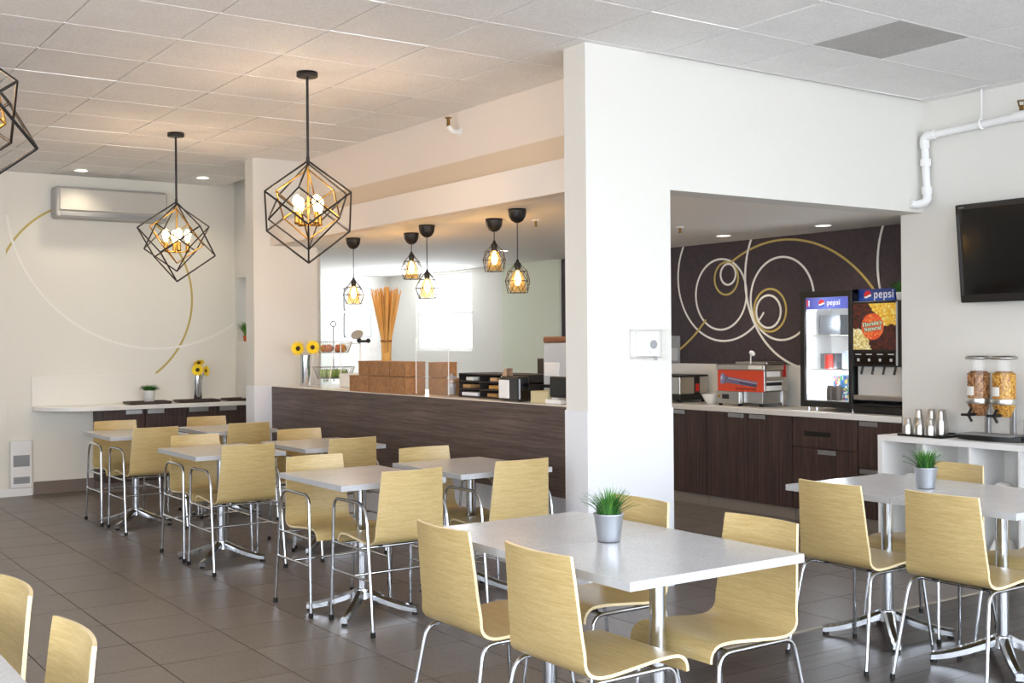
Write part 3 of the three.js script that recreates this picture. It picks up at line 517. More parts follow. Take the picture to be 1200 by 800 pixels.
// ---------------------------------------------------------------- back counter along the back wall
{
  const t = thing('back_counter', 'white counter with rounded end along the back wall', 'counter', [3.6, 0, ZB + 0.004]);
  const sh = new THREE.Shape(); sh.moveTo(-1.04, 0); sh.lineTo(1.035, 0); sh.lineTo(1.035, -0.5); sh.lineTo(-0.45, -0.5); sh.bezierCurveTo(-0.8, -0.5, -1.04, -0.32, -1.04, -0.08); sh.closePath();
  const g = muv(new THREE.ExtrudeGeometry(sh, { depth: 0.036, bevelEnabled: true, bevelThickness: 0.002, bevelSize: 0.002, bevelSegments: 1, curveSegments: 16 }).rotateX(-Math.PI / 2).translate(0, 0.822, 0));
  // shape y = -depth, rotateX(-90) sends it to +z
  mesh('top', g, M.counterWhite, t); mesh('backsplash', rb(-1.045, 1.035, 0.86, 1.155, 0, 0.014, 0.002), M.splash, t);
}
{
  const z = ZB + 0.36; let n = 0;
  for (const [x0, x1, hs, label] of [[3.14, 3.55, [[3.36, 3.52]], 'dark cabinet below back counter, at its open end'], [3.552, 3.98, [[3.575, 3.74]], 'dark cabinet below back counter, under the white plant pot'], [3.982, 4.3, [[4.0, 4.2]], 'dark cabinet below back counter, under the sunflower vase'], [4.302, 4.63, [[4.32, 4.5]], 'dark cabinet below back counter, beside the wing wall']]) {
    const o = (x0 + x1) / 2, c = thing('back_cabinet', label, 'cabinet', [o, 0, z], 0, 'cabinets below the back counter');
    mesh('body', bx(x0 - o, x1 - o, 0.1, 0.82, -0.36, -0.02), M.cabinetWood, c); mesh('kick_plate', bx(x0 - o, x1 - o, 0, 0.1, -0.36, -0.06), M.baseboard, c);
    const d = mesh('door', rb(x0 - o + 0.003, x1 - o - 0.003, 0.1, 0.815, -0.019, 0, 0.002), M.cabinetWood, c);
    for (const [a, b] of hs) mesh('handle', rb(a - o, b - o, 0.765, 0.812, -0.002, 0.014, 0.003), M.brushed, d);
  }
}
function tray(label, x, z) { const t = thing('serving_tray', label, 'tray', [x, 0.861, z], 0, 'dark trays on the back counter'); mesh('base', rb(-0.2, 0.2, 0, 0.016, -0.12, 0.12, 0.006), M.tray, t); mesh('rim', [rb(-0.21, 0.21, 0.004, 0.026, -0.13, -0.116, 0.005), rb(-0.21, 0.21, 0.004, 0.026, 0.116, 0.13, 0.005), rb(-0.21, -0.196, 0.004, 0.026, -0.13, 0.13, 0.005), rb(0.196, 0.21, 0.004, 0.026, -0.13, 0.13, 0.005)], M.tray, t); }
tray('dark tray under the small plant in a white pot', 3.6, -11.66); tray('dark tray under the steel sunflower vase', 4.11, -11.66); tray('dark tray cut off by the wing wall', 4.42 + 0.2 - 0.0, -11.66 - 0.0);
{
  const t = thing('white_pot_plant', 'small clipped plant in white pot on back counter tray', 'plant', [3.62, 0.877, -11.66]);
  mesh('pot', lathe([[0, 0], [0.048, 0], [0.055, 0.1], [0.06, 0.115], [0.056, 0.118], [0.05, 0.105], [0, 0.1]], 24), M.potWhite, t); mesh('leaves', blades(260, 0.05, 0.045, 0.085, 0.1, 0.05, 0.006), M.leaf, t); mesh('leaves', blades(160, 0.05, 0.035, 0.07, 0.1, 0.055, 0.006), M.leafDark, t);
}
steelVase('steel_vase', 'tall steel vase of sunflowers on back counter tray', [4.12, 0.877, -11.66], 0.042, 0.27);
sunflower('sunflower at the top of the back counter vase', [4.12, 1.27, -11.63], 0.1, -0.9, [4.12, 0.9, -11.66], 1.45);
sunflower('sunflower drooping at the front of the back counter vase', [4.1, 1.19, -11.6], -0.5, 0.15, [4.105, 0.9, -11.65], 1.5);
sunflower('sunflower leaning to the right side of back counter vase', [4.18, 1.18, -11.6], 0.7, 0.1, [4.135, 0.9, -11.65], 1.4);
// wall heater, air conditioner
{
  const t = thing('wall_heater', 'white wall heater panel with two grey grilles by the floor', 'heater', [2.452, 0.08, ZB + 0.02]);
  mesh('panel', rb(-0.1, 0.1, 0, 0.455, -0.02, 0.02, 0.006), M.white, t);
  for (const [y0, y1] of [[0.205, 0.315], [0.04, 0.105]]) { const g = mesh('grille', bx(-0.074, 0.074, y0, y1, 0.019, 0.022), M.grey, t); for (let y = y0 + 0.01; y < y1 - 0.004; y += 0.014) mesh('slat', bx(-0.074, 0.074, y, y + 0.005, 0.021, 0.027), M.grey, g); }
}
{
  const t = thing('air_conditioner', 'white wall air conditioner near the ceiling of the back wall', 'air conditioner', [3.3, 2.7, ZB]);
  mesh('body', rb(-0.55, 0.55, 0, 0.31, 0.001, 0.2, 0.03, 3), std('#b5b3ae', 0.5), t);
  mesh('front_cover', rb(-0.515, 0.535, 0.075, 0.29, 0.19, 0.215, 0.012, 2), std('#c8c5bc', 0.45), t);
  mesh('louver', rb(-0.5, 0.53, 0.02, 0.06, 0.175, 0.205, 0.006), M.grey, t); mesh('badge', rb(-0.015, 0.03, 0.1, 0.115, 0.214, 0.217, 0.002), M.steel, t); mesh('display', rb(0.36, 0.53, 0.026, 0.05, 0.2, 0.208, 0.002), M.grey, t);
}
{ // plant on the sill of the opening beside the wing wall
  const t = thing('sill_plant', 'striped leafy plant in terracotta pot on opening sill', 'plant', [4.7, 1.48, -11.76]);
  mesh('pot', lathe([[0, 0], [0.035, 0], [0.045, 0.06], [0.04, 0.06], [0, 0.05]], 20), std('#c9602f', 0.7), t); mesh('leaves', blades(50, 0.03, 0.12, 0.2, 0.05, 0.1, 0.011), M.leaf, t); mesh('leaves', blades(60, 0.03, 0.1, 0.2, 0.05, 0.1, 0.011), M.leafLight, t);
}
// ---------------------------------------------------------------- things on the serving counter
const CT = 1.07;
steelVase('steel_vase', 'steel vase with two sunflowers on the serving counter', [4.36, CT, -9.55], 0.043, 0.28);
sunflower('sunflower facing the tables in the counter vase', [4.31, 1.41, -9.58], -0.9, 0.1, [4.36, 1.09, -9.55], 1.6);
sunflower('sunflower turned to the wire basket in the counter vase', [4.37, 1.42, -9.42], -0.2, 0.05, [4.365, 1.09, -9.53], 1.5);
{
  const x = 4.63, z = -9.53, t = thing('wire_basket_stand', 'two tier wire basket stand on the serving counter', 'basket', [x, CT, z]);
  const hoop = (r, y, w = 0.003) => new THREE.TorusGeometry(r, w, 6, 32).rotateX(Math.PI / 2).translate(0, y, 0);
  mesh('pole', [cyl(0.004, 0.004, 0.5, 0, 0.29, 0, 8), new THREE.TorusGeometry(0.025, 0.004, 6, 20).translate(0, 0.56, 0)], M.blackMetal, t);
  for (const [y, h, r] of [[0.3, 0.1, 0.17], [0.07, 0.1, 0.19]]) {
    const w = [hoop(r, y + h), hoop(r * 0.78, y)]; for (let k = 0; k < 24; k++) { const a = k / 24 * 6.283; w.push(bar(V(Math.sin(a) * r * 0.78, y, Math.cos(a) * r * 0.78), V(Math.sin(a) * r, y + h, Math.cos(a) * r), 0.0022, 5)); } for (let k = 0; k < 8; k++) { const a = k / 8 * Math.PI; w.push(bar(V(-Math.sin(a) * r * 0.78, y, -Math.cos(a) * r * 0.78), V(Math.sin(a) * r * 0.78, y, Math.cos(a) * r * 0.78), 0.0022, 5)); }
    mesh('wire_basket', w, M.wire, t);
  }
  for (let k = 0; k < 3; k++) { const a = k * 2.094; mesh('foot', bar(V(Math.sin(a) * 0.12, 0.07, Math.cos(a) * 0.12), V(Math.sin(a) * 0.15, 0.003, Math.cos(a) * 0.15), 0.003, 6), M.steel, t); }
  const or = std('#c4713a', 0.6), ap = std('#8fae52', 0.4);
  for (let k = 0; k < 6; k++) { const a = k / 6 * 6.283, r = 0.084; tag(mesh('orange', sph(0.036, x + Math.sin(a) * r, CT + 0.3 + 0.039, z + Math.cos(a) * r), or), 'orange in the upper wire basket', 'orange', 'oranges in the upper basket'); }
  for (let k = 0; k < 6; k++) { const a = k / 6 * 6.283 + 0.3, r = 0.094; const p = [x + Math.sin(a) * r, CT + 0.07 + 0.043, z + Math.cos(a) * r], o = tag(mesh('apple', lathe([[0, -0.032], [0.018, -0.04], [0.036, -0.018], [0.041, 0.008], [0.03, 0.034], [0.012, 0.036], [0, 0.028]], 16).translate(0, 0, 0), ap), 'green apple in the lower wire basket', 'apple', 'green apples in the lower basket'); o.position.set(...p); mesh('stalk', cyl(0.002, 0.002, 0.02, 0, 0.035, 0, 6), M.disc, o); }
}
function box3(name, label, cat, x0, x1, y0, y1, z0, z1, m, group) { const o = mesh(name, rb(x0 - (x0 + x1) / 2, (x1 - x0) / 2, 0, y1 - y0, -(z1 - z0) / 2, (z1 - z0) / 2, 0.004), m); o.position.set((x0 + x1) / 2, y0, (z0 + z1) / 2); return tag(o, label, cat, group); }
{ // stacked kraft take-out boxes
  const row = (zs, y, h, xs, label, ends) => { for (let k = 0; k < zs.length - 1; k++) { const z0 = zs[k] + 0.006, z1 = zs[k + 1] - 0.006, t = thing('kraft_box', label + ', ' + ends[k], 'box', [xs, y, (z0 + z1) / 2], 0, 'stacked kraft takeout boxes'); const d = (z1 - z0) / 2; mesh('body', rb(-0.085, 0.085, 0, h - 0.012, -d + 0.002, d - 0.002, 0.004), M.kraft, t); mesh('lid', [rb(-0.087, 0.087, h - 0.014, h - 0.002, -d, d, 0.003), rb(-0.088, -0.084, h - 0.05, h - 0.01, -d + 0.02, d - 0.02, 0.001)], M.kraft, t); } };
  row([-8.44, -8.1, -7.76, -7.5], CT, 0.13, 4.32, 'brown kraft takeout box in the lower row', ['end toward the wire baskets', 'between two others', 'end beside the acrylic screen']);
  row([-7.49, -7.2, -6.97], CT, 0.125, 4.5, 'kraft takeout box behind the clear acrylic screen', ['bottom one with another on top', 'bottom one beside the black organizer']);
  row([-8.28, -8.1, -7.93, -7.76, -7.5], CT + 0.131, 0.115, 4.32, 'brown kraft takeout box in the upper row', ['end toward the wire baskets', 'second from the basket end', 'second from the screen end', 'end beside the acrylic screen']);
  row([-7.49, -7.34], CT + 0.126, 0.115, 4.5, 'kraft takeout box atop another behind the acrylic screen', ['alone in its row']);
}
{ // bundle of bamboo sticks in a slim vase
  const x = 4.71, z = -8.68, t = thing('stick_bundle', 'tall bundle of golden bamboo sticks behind the kraft boxes', 'decoration', [x, CT, z]);
  mesh('vase', lathe([[0, 0], [0.042, 0], [0.042, 0.2], [0.04, 0.3], [0.036, 0.3], [0.036, 0.02], [0, 0.02]], 20), M.bamboo, t);
  const w = []; for (let k = 0; k < 60; k++) { const a = rnd() * 6.283, r = Math.sqrt(rnd()), kx = Math.sin(a) * r, kz = Math.cos(a) * r, h = 0.78 + rnd() * 0.08; w.push(bar(V(kx * 0.028, 0.05, kz * 0.028), V(kx * 0.045, 0.42, kz * 0.045), 0.005, 5), bar(V(kx * 0.045, 0.42, kz * 0.045), V(kx * 0.135, h, kz * 0.135), 0.005, 5)); }
  mesh('sticks', w, M.bamboo, t); mesh('tie', cyl(0.05, 0.047, 0.02, 0, 0.4, 0, 20), std('#8b5e2c', 0.7), t);
}
{ // acrylic sneeze guards
  const g = (label, x, z0, z1, h, tilt) => { const t = thing('acrylic_screen', label, 'screen', [x, CT, (z0 + z1) / 2], 0, 'clear acrylic counter screens'); const d = (z1 - z0) / 2; const p = mesh('panel', bx(-0.003, 0.003, 0.01, h, -d, d), M.acrylic, t); p.rotation.z = -tilt; for (const s of [-1, 1]) { const e = mesh('edge_strip', bx(-0.003, 0.003, 0.01, h, s * d - 0.002, s * d + 0.002), M.whiteGloss, t); e.rotation.z = -tilt; mesh('foot', rb(-0.06, 0.06, 0, 0.012, s * d - 0.02, s * d + 0.02, 0.003), M.acrylic, t); } };
  g('slanted clear acrylic screen before the wire baskets', 4.33, -9.42, -9.02, 0.4, 0.18);
  g('clear acrylic screen between the kraft boxes', 4.285, -7.44, -6.98, 0.42, 0);
}
{ // white covered food box behind the baskets, with a black handle and a small round mirror on top
  const t = thing('covered_display_box', 'white covered food display box behind the kraft boxes', 'display box', [4.66, CT, -9.0]);
  mesh('body', rb(-0.14, 0.14, 0, 0.12, -0.2, 0.2, 0.01), M.white, t); mesh('cover', [bx(-0.13, -0.126, 0.12, 0.385, -0.19, 0.19), bx(0.126, 0.13, 0.12, 0.385, -0.19, 0.19), bx(-0.126, 0.126, 0.12, 0.385, -0.19, -0.186), bx(-0.126, 0.126, 0.12, 0.385, 0.186, 0.19), bx(-0.13, 0.13, 0.381, 0.385, -0.19, 0.19)], M.acrylic, t); mesh('cover_edge', [bx(-0.132, -0.124, 0.377, 0.386, -0.192, 0.192), bx(-0.132, -0.124, 0.12, 0.386, 0.184, 0.192), bx(-0.132, -0.124, 0.12, 0.386, -0.192, -0.184)], M.whiteGloss, t);
  const h = thing('mirror_stand', 'small round mirror on a black handle atop display box', 'mirror', [4.66, CT + 0.385, -9.03]);
  mesh('handle', [tube([[0, 0.016, -0.05], [0, 0.016, 0.12]], 0.012, 0, 10), sph(0.022, 0, 0.022, -0.05), sph(0.02, 0, 0.02, 0.12)], M.black, h); mesh('disc', cyl(0.055, 0.055, 0.008, 0, 0, 0, 24).rotateX(0.5).rotateZ(0.6).translate(0, 0.075, -0.09), M.grey, h); mesh('post', bar(V(0, 0.02, -0.05), V(0, 0.07, -0.085), 0.006), M.black, h);
}
{ // clear canister
  const t = thing('clear_canister', 'clear canister with dark lid beside the black organizer', 'canister', [4.365, CT, -7.07]);
  mesh('glass', lathe([[0, 0.003], [0.035, 0.003], [0.04, 0.02], [0.042, 0.12], [0.036, 0.125], [0.034, 0.02], [0, 0.012]], 24), M.glass, t); mesh('filling', cyl(0.03, 0.03, 0.08, 0, 0.055, 0, 16), M.grey, t); mesh('lid', [cyl(0.03, 0.038, 0.02, 0, 0.135, 0, 20), sph(0.012, 0, 0.152, 0)], M.grey, t);
}
{ // black organizer with pigeon holes
  const t = thing('counter_organizer', 'black wooden pigeonhole organizer of condiments on the counter', 'organizer', [4.5, CT, -6.55]);
  const W = 0.4, H = 0.17, bw = std('#2c2522', 0.6), b = [];
  mesh('back_panel', bx(0.14, 0.15, 0, H, -W, W), bw, t);
  for (const y of [0, 0.055, 0.108, H - 0.01]) mesh('shelf', bx(-0.15, 0.14, y, y + 0.01, -W, W), bw, t);
  for (const z of [-W, -W / 3, W / 3, W - 0.01]) mesh('divider', bx(-0.149, 0.139, 0.01, H - 0.01, z, z + 0.01), bw, t);
  for (const [z, y, c, s] of [[-0.3, 0.1185, '#e9e6de', 0.09], [-0.3, 0.0105, '#efeef0', 0.2], [-0.34, 0.0655, '#b8905c', 0.1], [0.0, 0.0105, '#a98150', 0.12], [0.02, 0.0655, '#c08f4b', 0.12], [0.02, 0.1185, '#caa37a', 0.09], [0.28, 0.0655, '#d9d4c8', 0.1]])
    tag(mesh('sachet_stack', rb(-0.05, 0.05, 0, 0.026, -s / 2, s / 2, 0.006), std(c, 0.8)), `${{ '#e9e6de': 'cream sachets in the organizer top slot, toward the kraft boxes', '#efeef0': 'long white sachets in the organizer bottom slot, toward the kraft boxes', '#b8905c': 'tan sachets in the organizer middle slot, toward the kraft boxes', '#a98150': 'brown sachets in the bottom slot of the organizer centre column', '#c08f4b': 'golden sachets in the middle slot of the organizer centre column', '#caa37a': 'pale tan sachets in the top slot of the organizer centre column', '#d9d4c8': 'pale grey sachets in the organizer slot behind the napkin dispenser' }[c]}`, 'sachets', 'sachets in the organizer').position.set(4.5 - 0.085, CT + y, -6.55 + z * 0.95);
}
{
  const t = thing('napkin_dispenser', 'black napkin dispenser with white napkins facing out', 'napkin dispenser', [4.3, CT, -6.2]);
  mesh('body', rb(-0.045, 0.045, 0, 0.165, -0.1, 0.13, 0.02, 3), M.blackGloss, t); mesh('face_plate', rb(-0.052, -0.042, 0.02, 0.14, -0.095, 0.02, 0.004), M.whiteGloss, t); mesh('paper_roll', new THREE.CylinderGeometry(0.05, 0.05, 0.05, 24, 1, false, 0, Math.PI).rotateX(Math.PI / 2).rotateY(Math.PI / 2).rotateX(0).translate(0.0, 0.164, -0.04), std('#c3a184', 0.8), t);
}
box3('beige_carton', 'small beige carton at the counter end beside napkin dispenser', 'box', 4.28, 4.42, CT, CT + 0.075, -5.98, -5.8, std('#cbbf98', 0.7));
{
  const t = thing('card_terminal', 'black card terminal on white stand at the counter end', 'terminal', [4.31, CT, -5.7]);
  mesh('stand', rb(-0.05, 0.08, 0, 0.03, -0.1, 0.06, 0.01), M.white, t); mesh('neck', rb(-0.01, 0.03, 0.02, 0.12, -0.08, -0.02, 0.008), M.white, t); const s = mesh('screen_case', rb(-0.02, 0.015, 0.04, 0.17, -0.09, 0.14, 0.008), M.black, t); mesh('screen', rb(-0.022, -0.018, 0.055, 0.155, -0.075, 0.125, 0.002), M.screen, s);
}
{
  const t = thing('ticket_printer_tower', 'tall grey dispensing machine with brown top at the counter end', 'machine', [4.62, CT, -5.97]);
  mesh('body', rb(-0.13, 0.13, 0, 0.38, -0.16, 0.2, 0.015, 2), M.lightGrey, t); mesh('lid', rb(-0.135, 0.135, 0.38, 0.42, -0.155, 0.205, 0.012, 2), std('#8a5a3c', 0.6), t); mesh('ledge', rb(-0.2, -0.1, 0.09, 0.11, -0.1, 0.16, 0.004), M.black, t); mesh('drawer', rb(-0.136, -0.12, 0.16, 0.25, -0.14, 0.02, 0.006), M.white, t);
}
{ const t = thing('back_monitor', 'dark standing monitor behind the napkin dispenser', 'monitor', [4.745, CT, -6.42]); mesh('panel', rb(-0.02, 0.02, 0.03, 0.27, -0.1, 0.1, 0.006), std('#3a332d', 0.5), t); mesh('foot', rb(-0.07, 0.07, 0, 0.014, -0.07, 0.07, 0.004), M.black, t); mesh('neck', rb(-0.012, 0.012, 0.01, 0.05, -0.03, 0.03, 0.003), M.black, t); }
// kitchen wall: door panel and two framed prints
{
  const d = struct('door_1', 'grey green door at the far end of the serving area', 'door'); mesh('leaf', rb(5.85, 6.75, 0, 2.19, ZK + 0.002, ZK + 0.045, 0.004), std('#c9cfc4', 0.6), d); mesh('handle', rb(6.64, 6.7, 0.95, 1.07, ZK + 0.045, ZK + 0.07, 0.01), M.steel, d);
  for (const [y0, y1, l] of [[1.89, 2.19, 'white framed print on the kitchen wall, upper of two'], [1.53, 1.85, 'white framed print on the kitchen wall, lower of two']]) { const p = thing('framed_print', l, 'picture', [7.165, y0, ZK + 0.012]); mesh('frame', [rb(-0.205, 0.205, 0, 0.02, -0.01, 0.015, 0.003), rb(-0.205, 0.205, y1 - y0 - 0.02, y1 - y0, -0.01, 0.015, 0.003), rb(-0.205, -0.185, 0, y1 - y0, -0.01, 0.015, 0.003), rb(0.185, 0.205, 0, y1 - y0, -0.01, 0.015, 0.003)], M.lightGrey, p); mesh('mat_board', bx(-0.19, 0.19, 0.015, y1 - y0 - 0.015, -0.01, 0.002), M.paper, p); mesh('print', bx(-0.04, 0.1, 0.06, y1 - y0 - 0.06, 0.002, 0.004), std('#ecdcca', 0.8), p); }
}
// ---------------------------------------------------------------- beverage station appliances
const WT = 0.885;
{
  const t = thing('soup_warmer', 'steel countertop warmer with red gauge behind partition edge', 'appliance', [7.42, WT, -7.8]); // its side faces the opening
  mesh('base', rb(-0.165, 0.2, 0.02, 0.075, -0.42, 0.005, 0.01), M.black, t); mesh('body', rb(-0.16, 0.19, 0.075, 0.235, -0.41, 0, 0.008), M.steel, t); mesh('lid', rb(-0.165, 0.195, 0.235, 0.252, -0.415, 0.005, 0.006), M.black, t);
  const g = mesh('gauge', rb(0.02, 0.085, 0.075, 0.235, -0.002, 0.008, 0.003), M.black, t); mesh('gauge_window', rb(0.03, 0.075, 0.1, 0.17, 0.006, 0.011, 0.003), M.red, g);
  for (const [x, z] of [[-0.13, -0.38], [-0.13, -0.03], [0.16, -0.38], [0.16, -0.03]]) mesh('foot', cyl(0.018, 0.018, 0.022, x, 0.011, z, 12), M.rubber, t);
}
{ const o = mesh('white_bowl', lathe([[0, 0.0], [0.045, 0.0], [0.05, 0.008], [0.088, 0.075], [0.096, 0.09], [0.091, 0.09], [0.082, 0.076], [0.042, 0.014], [0, 0.012]], 32), M.whiteGloss); o.position.set(7.34, WT, -7.47); tag(o, 'white bowl on the worktop between warmer and toaster', 'bowl'); }
{
  const t = thing('conveyor_toaster', 'steel conveyor toaster with orange front panel on the worktop', 'toaster', [7.44, WT, -7.08]);
  mesh('body', rb(-0.14, 0.15, 0.13, 0.31, -0.275, 0.275, 0.006), M.steel, t); mesh('cap', rb(-0.155, 0.16, 0.31, 0.36, -0.285, 0.285, 0.008), M.steel, t); mesh('top_plate', rb(-0.08, 0.13, 0.36, 0.382, -0.12, 0.25, 0.006), M.steel, t);
  const label = canvasTex(256, 96, (c, w, h) => { c.fillStyle = '#dd4a26'; c.fillRect(0, 0, w, h); c.save(); c.translate(18, 20); c.rotate(0.13); const g = c; g.fillStyle = '#6d6a86'; g.beginPath(); g.moveTo(8, -8); g.lineTo(40, 6); g.lineTo(210, 4); g.lineTo(210, 30); g.lineTo(40, 34); g.lineTo(8, 46); g.closePath(); g.fill(); g.fillStyle = '#a9a6c4'; g.fillRect(44, 9, 164, 6); g.fillStyle = '#4a4862'; g.fillRect(110, 18, 98, 10); g.fillStyle = '#8f8cb4'; g.beginPath(); g.ellipse(10, 19, 12, 27, 0, 0, 7); g.fill(); g.fillStyle = '#d5d3ea'; g.beginPath(); g.ellipse(6, 16, 5, 10, 0, 0, 7); g.fill(); c.restore(); c.fillStyle = '#6e1c10'; for (let k = 0; k < 13; k++) c.fillRect(104 + k * 9, 80 + (k * 5) % 3, 6, 10 - (k * 7) % 4); });
  mesh('label_plate', rb(-0.146, -0.139, 0.125, 0.312, -0.27, 0.27, 0.002), M.red, t);
  mesh('front_label', new THREE.PlaneGeometry(0.53, 0.182).rotateY(-Math.PI / 2).translate(-0.1468, 0.219, 0), std('#ffffff', 0.45, { map: label }), t);
  mesh('name_plate', rb(-0.159, -0.153, 0.322, 0.35, 0.11, 0.26, 0.001), M.paper, t);
  mesh('rating_plate', bx(-0.11, 0.05, 0.255, 0.3, 0.274, 0.278), M.paper, t); mesh('tray_slot', [bx(-0.12, 0.06, 0.14, 0.18, 0.274, 0.29), bx(-0.12, 0.06, 0.21, 0.22, 0.274, 0.3)], M.white, t); mesh('slot_gap', bx(-0.115, 0.07, 0.18, 0.21, 0.273, 0.277), M.black, t); mesh('side_badge', bx(0.09, 0.11, 0.25, 0.355, 0.27, 0.29), M.red, t);
  mesh('control_box', rb(-0.19, 0.1, 0.02, 0.128, -0.245, 0.03, 0.008), M.steel, t); mesh('control_display', rb(-0.194, -0.188, 0.06, 0.1, -0.17, -0.09, 0.002), M.black, t); mesh('control_knob', cyl(0.012, 0.012, 0.008, 0, 0, 0, 14).rotateZ(q).translate(-0.192, 0.08, -0.205), M.brass, t); mesh('chute', rb(-0.14, 0.12, 0.03, 0.128, 0.035, 0.255, 0.004), M.brushed, t);
  mesh('side_leg', rb(0.09, 0.14, 0.005, 0.131, 0.24, 0.272, 0.004), M.steel, t); for (const [x, z] of [[-0.16, -0.22], [-0.16, 0.01], [-0.12, 0.22], [0.08, -0.2]]) mesh('foot', cyl(0.017, 0.017, 0.024, x, 0.012, z, 12), M.rubber, t);
  mesh('lever', [bar(V(-0.12, 0.36, 0.1), V(-0.12, 0.44, 0.105), 0.006, 8), new THREE.SphereGeometry(0.03, 14, 10).scale(0.7, 0.7, 1.1).rotateX(0.5).translate(-0.12, 0.455, 0.12)], M.white, t);
}
// lettering for the drink machines
const globe = (c, x, y, r) => { c.save(); c.beginPath(); c.arc(x, y, r, 0, 7); c.clip(); c.fillStyle = '#f4f4f6'; c.fillRect(x - r, y - r, 2 * r, 2 * r); c.fillStyle = '#d01f2e'; c.beginPath(); c.moveTo(x - r, y - r); c.lineTo(x + r, y - r); c.lineTo(x + r, y - r * 0.1); c.bezierCurveTo(x + r * 0.3, y - r * 0.5, x - r * 0.3, y + r * 0.5, x - r, y + r * 0.15); c.fill(); c.fillStyle = '#1d4fb0'; c.beginPath(); c.moveTo(x - r, y + r); c.lineTo(x + r, y + r); c.lineTo(x + r, y + r * 0.25); c.bezierCurveTo(x + r * 0.3, y + r * 0.1, x - r * 0.2, y + r * 0.9, x - r, y + r * 0.45); c.fill(); c.restore(); };
{
  const t = thing('display_fridge', 'black countertop fridge with lit glass door and blue header', 'fridge', [7.45, WT, -6.11]); // spans z -0.26..0.255, front x = -0.2
  const y0 = 0.03, y1 = 0.955, a = -0.26, b = 0.258, shellM = M.black;
  mesh('cabinet', [bx(0.16, 0.18, y0, y1, a, b), bx(-0.17, 0.18, y0, y0 + 0.05, a, b), bx(-0.17, 0.18, y1 - 0.03, y1, a, b), bx(-0.17, 0.16, y0, y1, a, a + 0.025), bx(-0.17, 0.16, y0, y1, b - 0.025, b)], shellM, t);
  mesh('liner', [bx(0.15, 0.159, y0 + 0.05, y1 - 0.03, a + 0.025, b - 0.025), bx(-0.165, 0.15, y0 + 0.051, y0 + 0.056, a + 0.026, b - 0.026), bx(-0.165, 0.15, y0 + 0.05, y1 - 0.031, a + 0.026, a + 0.031), bx(-0.165, 0.15, y0 + 0.05, y1 - 0.031, b - 0.031, b - 0.026)], M.white, t);
  const dr = mesh('door', [rb(-0.2, -0.172, y0, y1, a, a + 0.05, 0.005), rb(-0.2, -0.172, y0, y1, b - 0.035, b, 0.005), rb(-0.2, -0.172, y0, y0 + 0.05, a + 0.04, b - 0.03, 0.004), rb(-0.2, -0.172, y1 - 0.05, y1, a + 0.04, b - 0.03, 0.004)], shellM, t);
  mesh('door_glass', bx(-0.19, -0.184, y0 + 0.05, y1 - 0.05, a + 0.05, b - 0.035), M.glass, dr);
  const head = canvasTex(512, 110, (c, w, h) => { const g = c.createLinearGradient(0, 0, w, 0); g.addColorStop(0, '#3b3f9a'); g.addColorStop(0.4, '#6f7fd0'); g.addColorStop(1, '#4a56b4'); c.fillStyle = g; c.fillRect(0, 0, w, h); globe(c, 190, 55, 36); c.fillStyle = '#f2f3fb'; c.font = 'bold 62px sans-serif'; c.fillText('pepsi', 250, 74); c.fillStyle = '#c03040'; c.fillRect(6, 16, 20, 70); c.fillStyle = '#e6e6f0'; c.fillRect(30, 24, 14, 56); });
  mesh('lit_header_sign', bx(-0.182, -0.17, y1 - 0.145, y1 - 0.05, a + 0.05, b - 0.035), std('#ffffff', 0.5), t);
  mesh('header_print', new THREE.PlaneGeometry(0.43, 0.093).rotateY(-Math.PI / 2).translate(-0.1835, y1 - 0.0975, 0.0075), std('#ffffff', 0.4, { map: head, emissive: '#ffffff', emissiveMap: head, emissiveIntensity: 0.55 }), t).name = 'header_sign_print';
  mesh('light_tube', [bx(-0.16, -0.14, y0 + 0.1, y1 - 0.16, b - 0.05, b - 0.032), bx(-0.16, -0.14, y0 + 0.1, y1 - 0.16, a + 0.032, a + 0.05)], M.fridgeLight, t);
  const l = new THREE.PointLight(new THREE.Color().setRGB(0.86, 0.93, 1), 0.35, 0, 2); l.position.set(-0.1, 0.7, 0); l.castShadow = true; l.shadow.radius = 3; t.add(l); l.name = 'fridge_light';
  const l2 = l.clone(); l2.position.set(-0.1, 0.3, 0); t.add(l2);
  for (const y of [0.33, 0.6]) { const w = [bar(V(-0.15, y, a + 0.032), V(-0.15, y, b - 0.032), 0.005, 6), bar(V(0.14, y, a + 0.032), V(0.14, y, b - 0.032), 0.004, 6)]; for (let z = a + 0.05; z < b - 0.03; z += 0.03) w.push(bar(V(-0.15, y, z), V(0.14, y, z), 0.0025, 5)); mesh('wire_shelf', w, M.steel, t); }
  for (const [x, z] of [[-0.14, -0.22], [-0.14, -0.14], [-0.14, 0.22], [0.13, 0], ]) mesh('foot', cyl(0.012, 0.014, 0.032, x, 0.016, z, 10), M.chrome, t);
  const at = (o, x, y, z) => { o.position.set(7.45 + x, WT + y, -6.11 + z); return o; };
  const pr = canvasTex(128, 128, (c, w, h) => { let s = 5; const r = () => (s = (s * 16807) % 2147483647) / 2147483647; c.fillStyle = '#3d7fb6'; c.fillRect(0, 0, w, h); for (let i = 0; i < 90; i++) { c.fillStyle = ['#e9efe0', '#4b8f4f', '#c9485a', '#2b5a9c', '#e0c34a'][i % 5]; c.fillRect(r() * w, r() * h, 8 + r() * 12, 8 + r() * 10); } });
  at(tag(mesh('printed_carton', rb(-0.05, 0.05, 0, 0.2, -0.1, 0.1, 0.003), std('#ffffff', 0.5, { map: (() => { const q2 = pr.clone(); q2.wrapS = q2.wrapT = THREE.RepeatWrapping; q2.repeat.set(5, 5); q2.needsUpdate = true; return q2; })() })), 'blue patterned carton at the bottom of the fridge', 'carton'), -0.06, 0.087, 0.1);
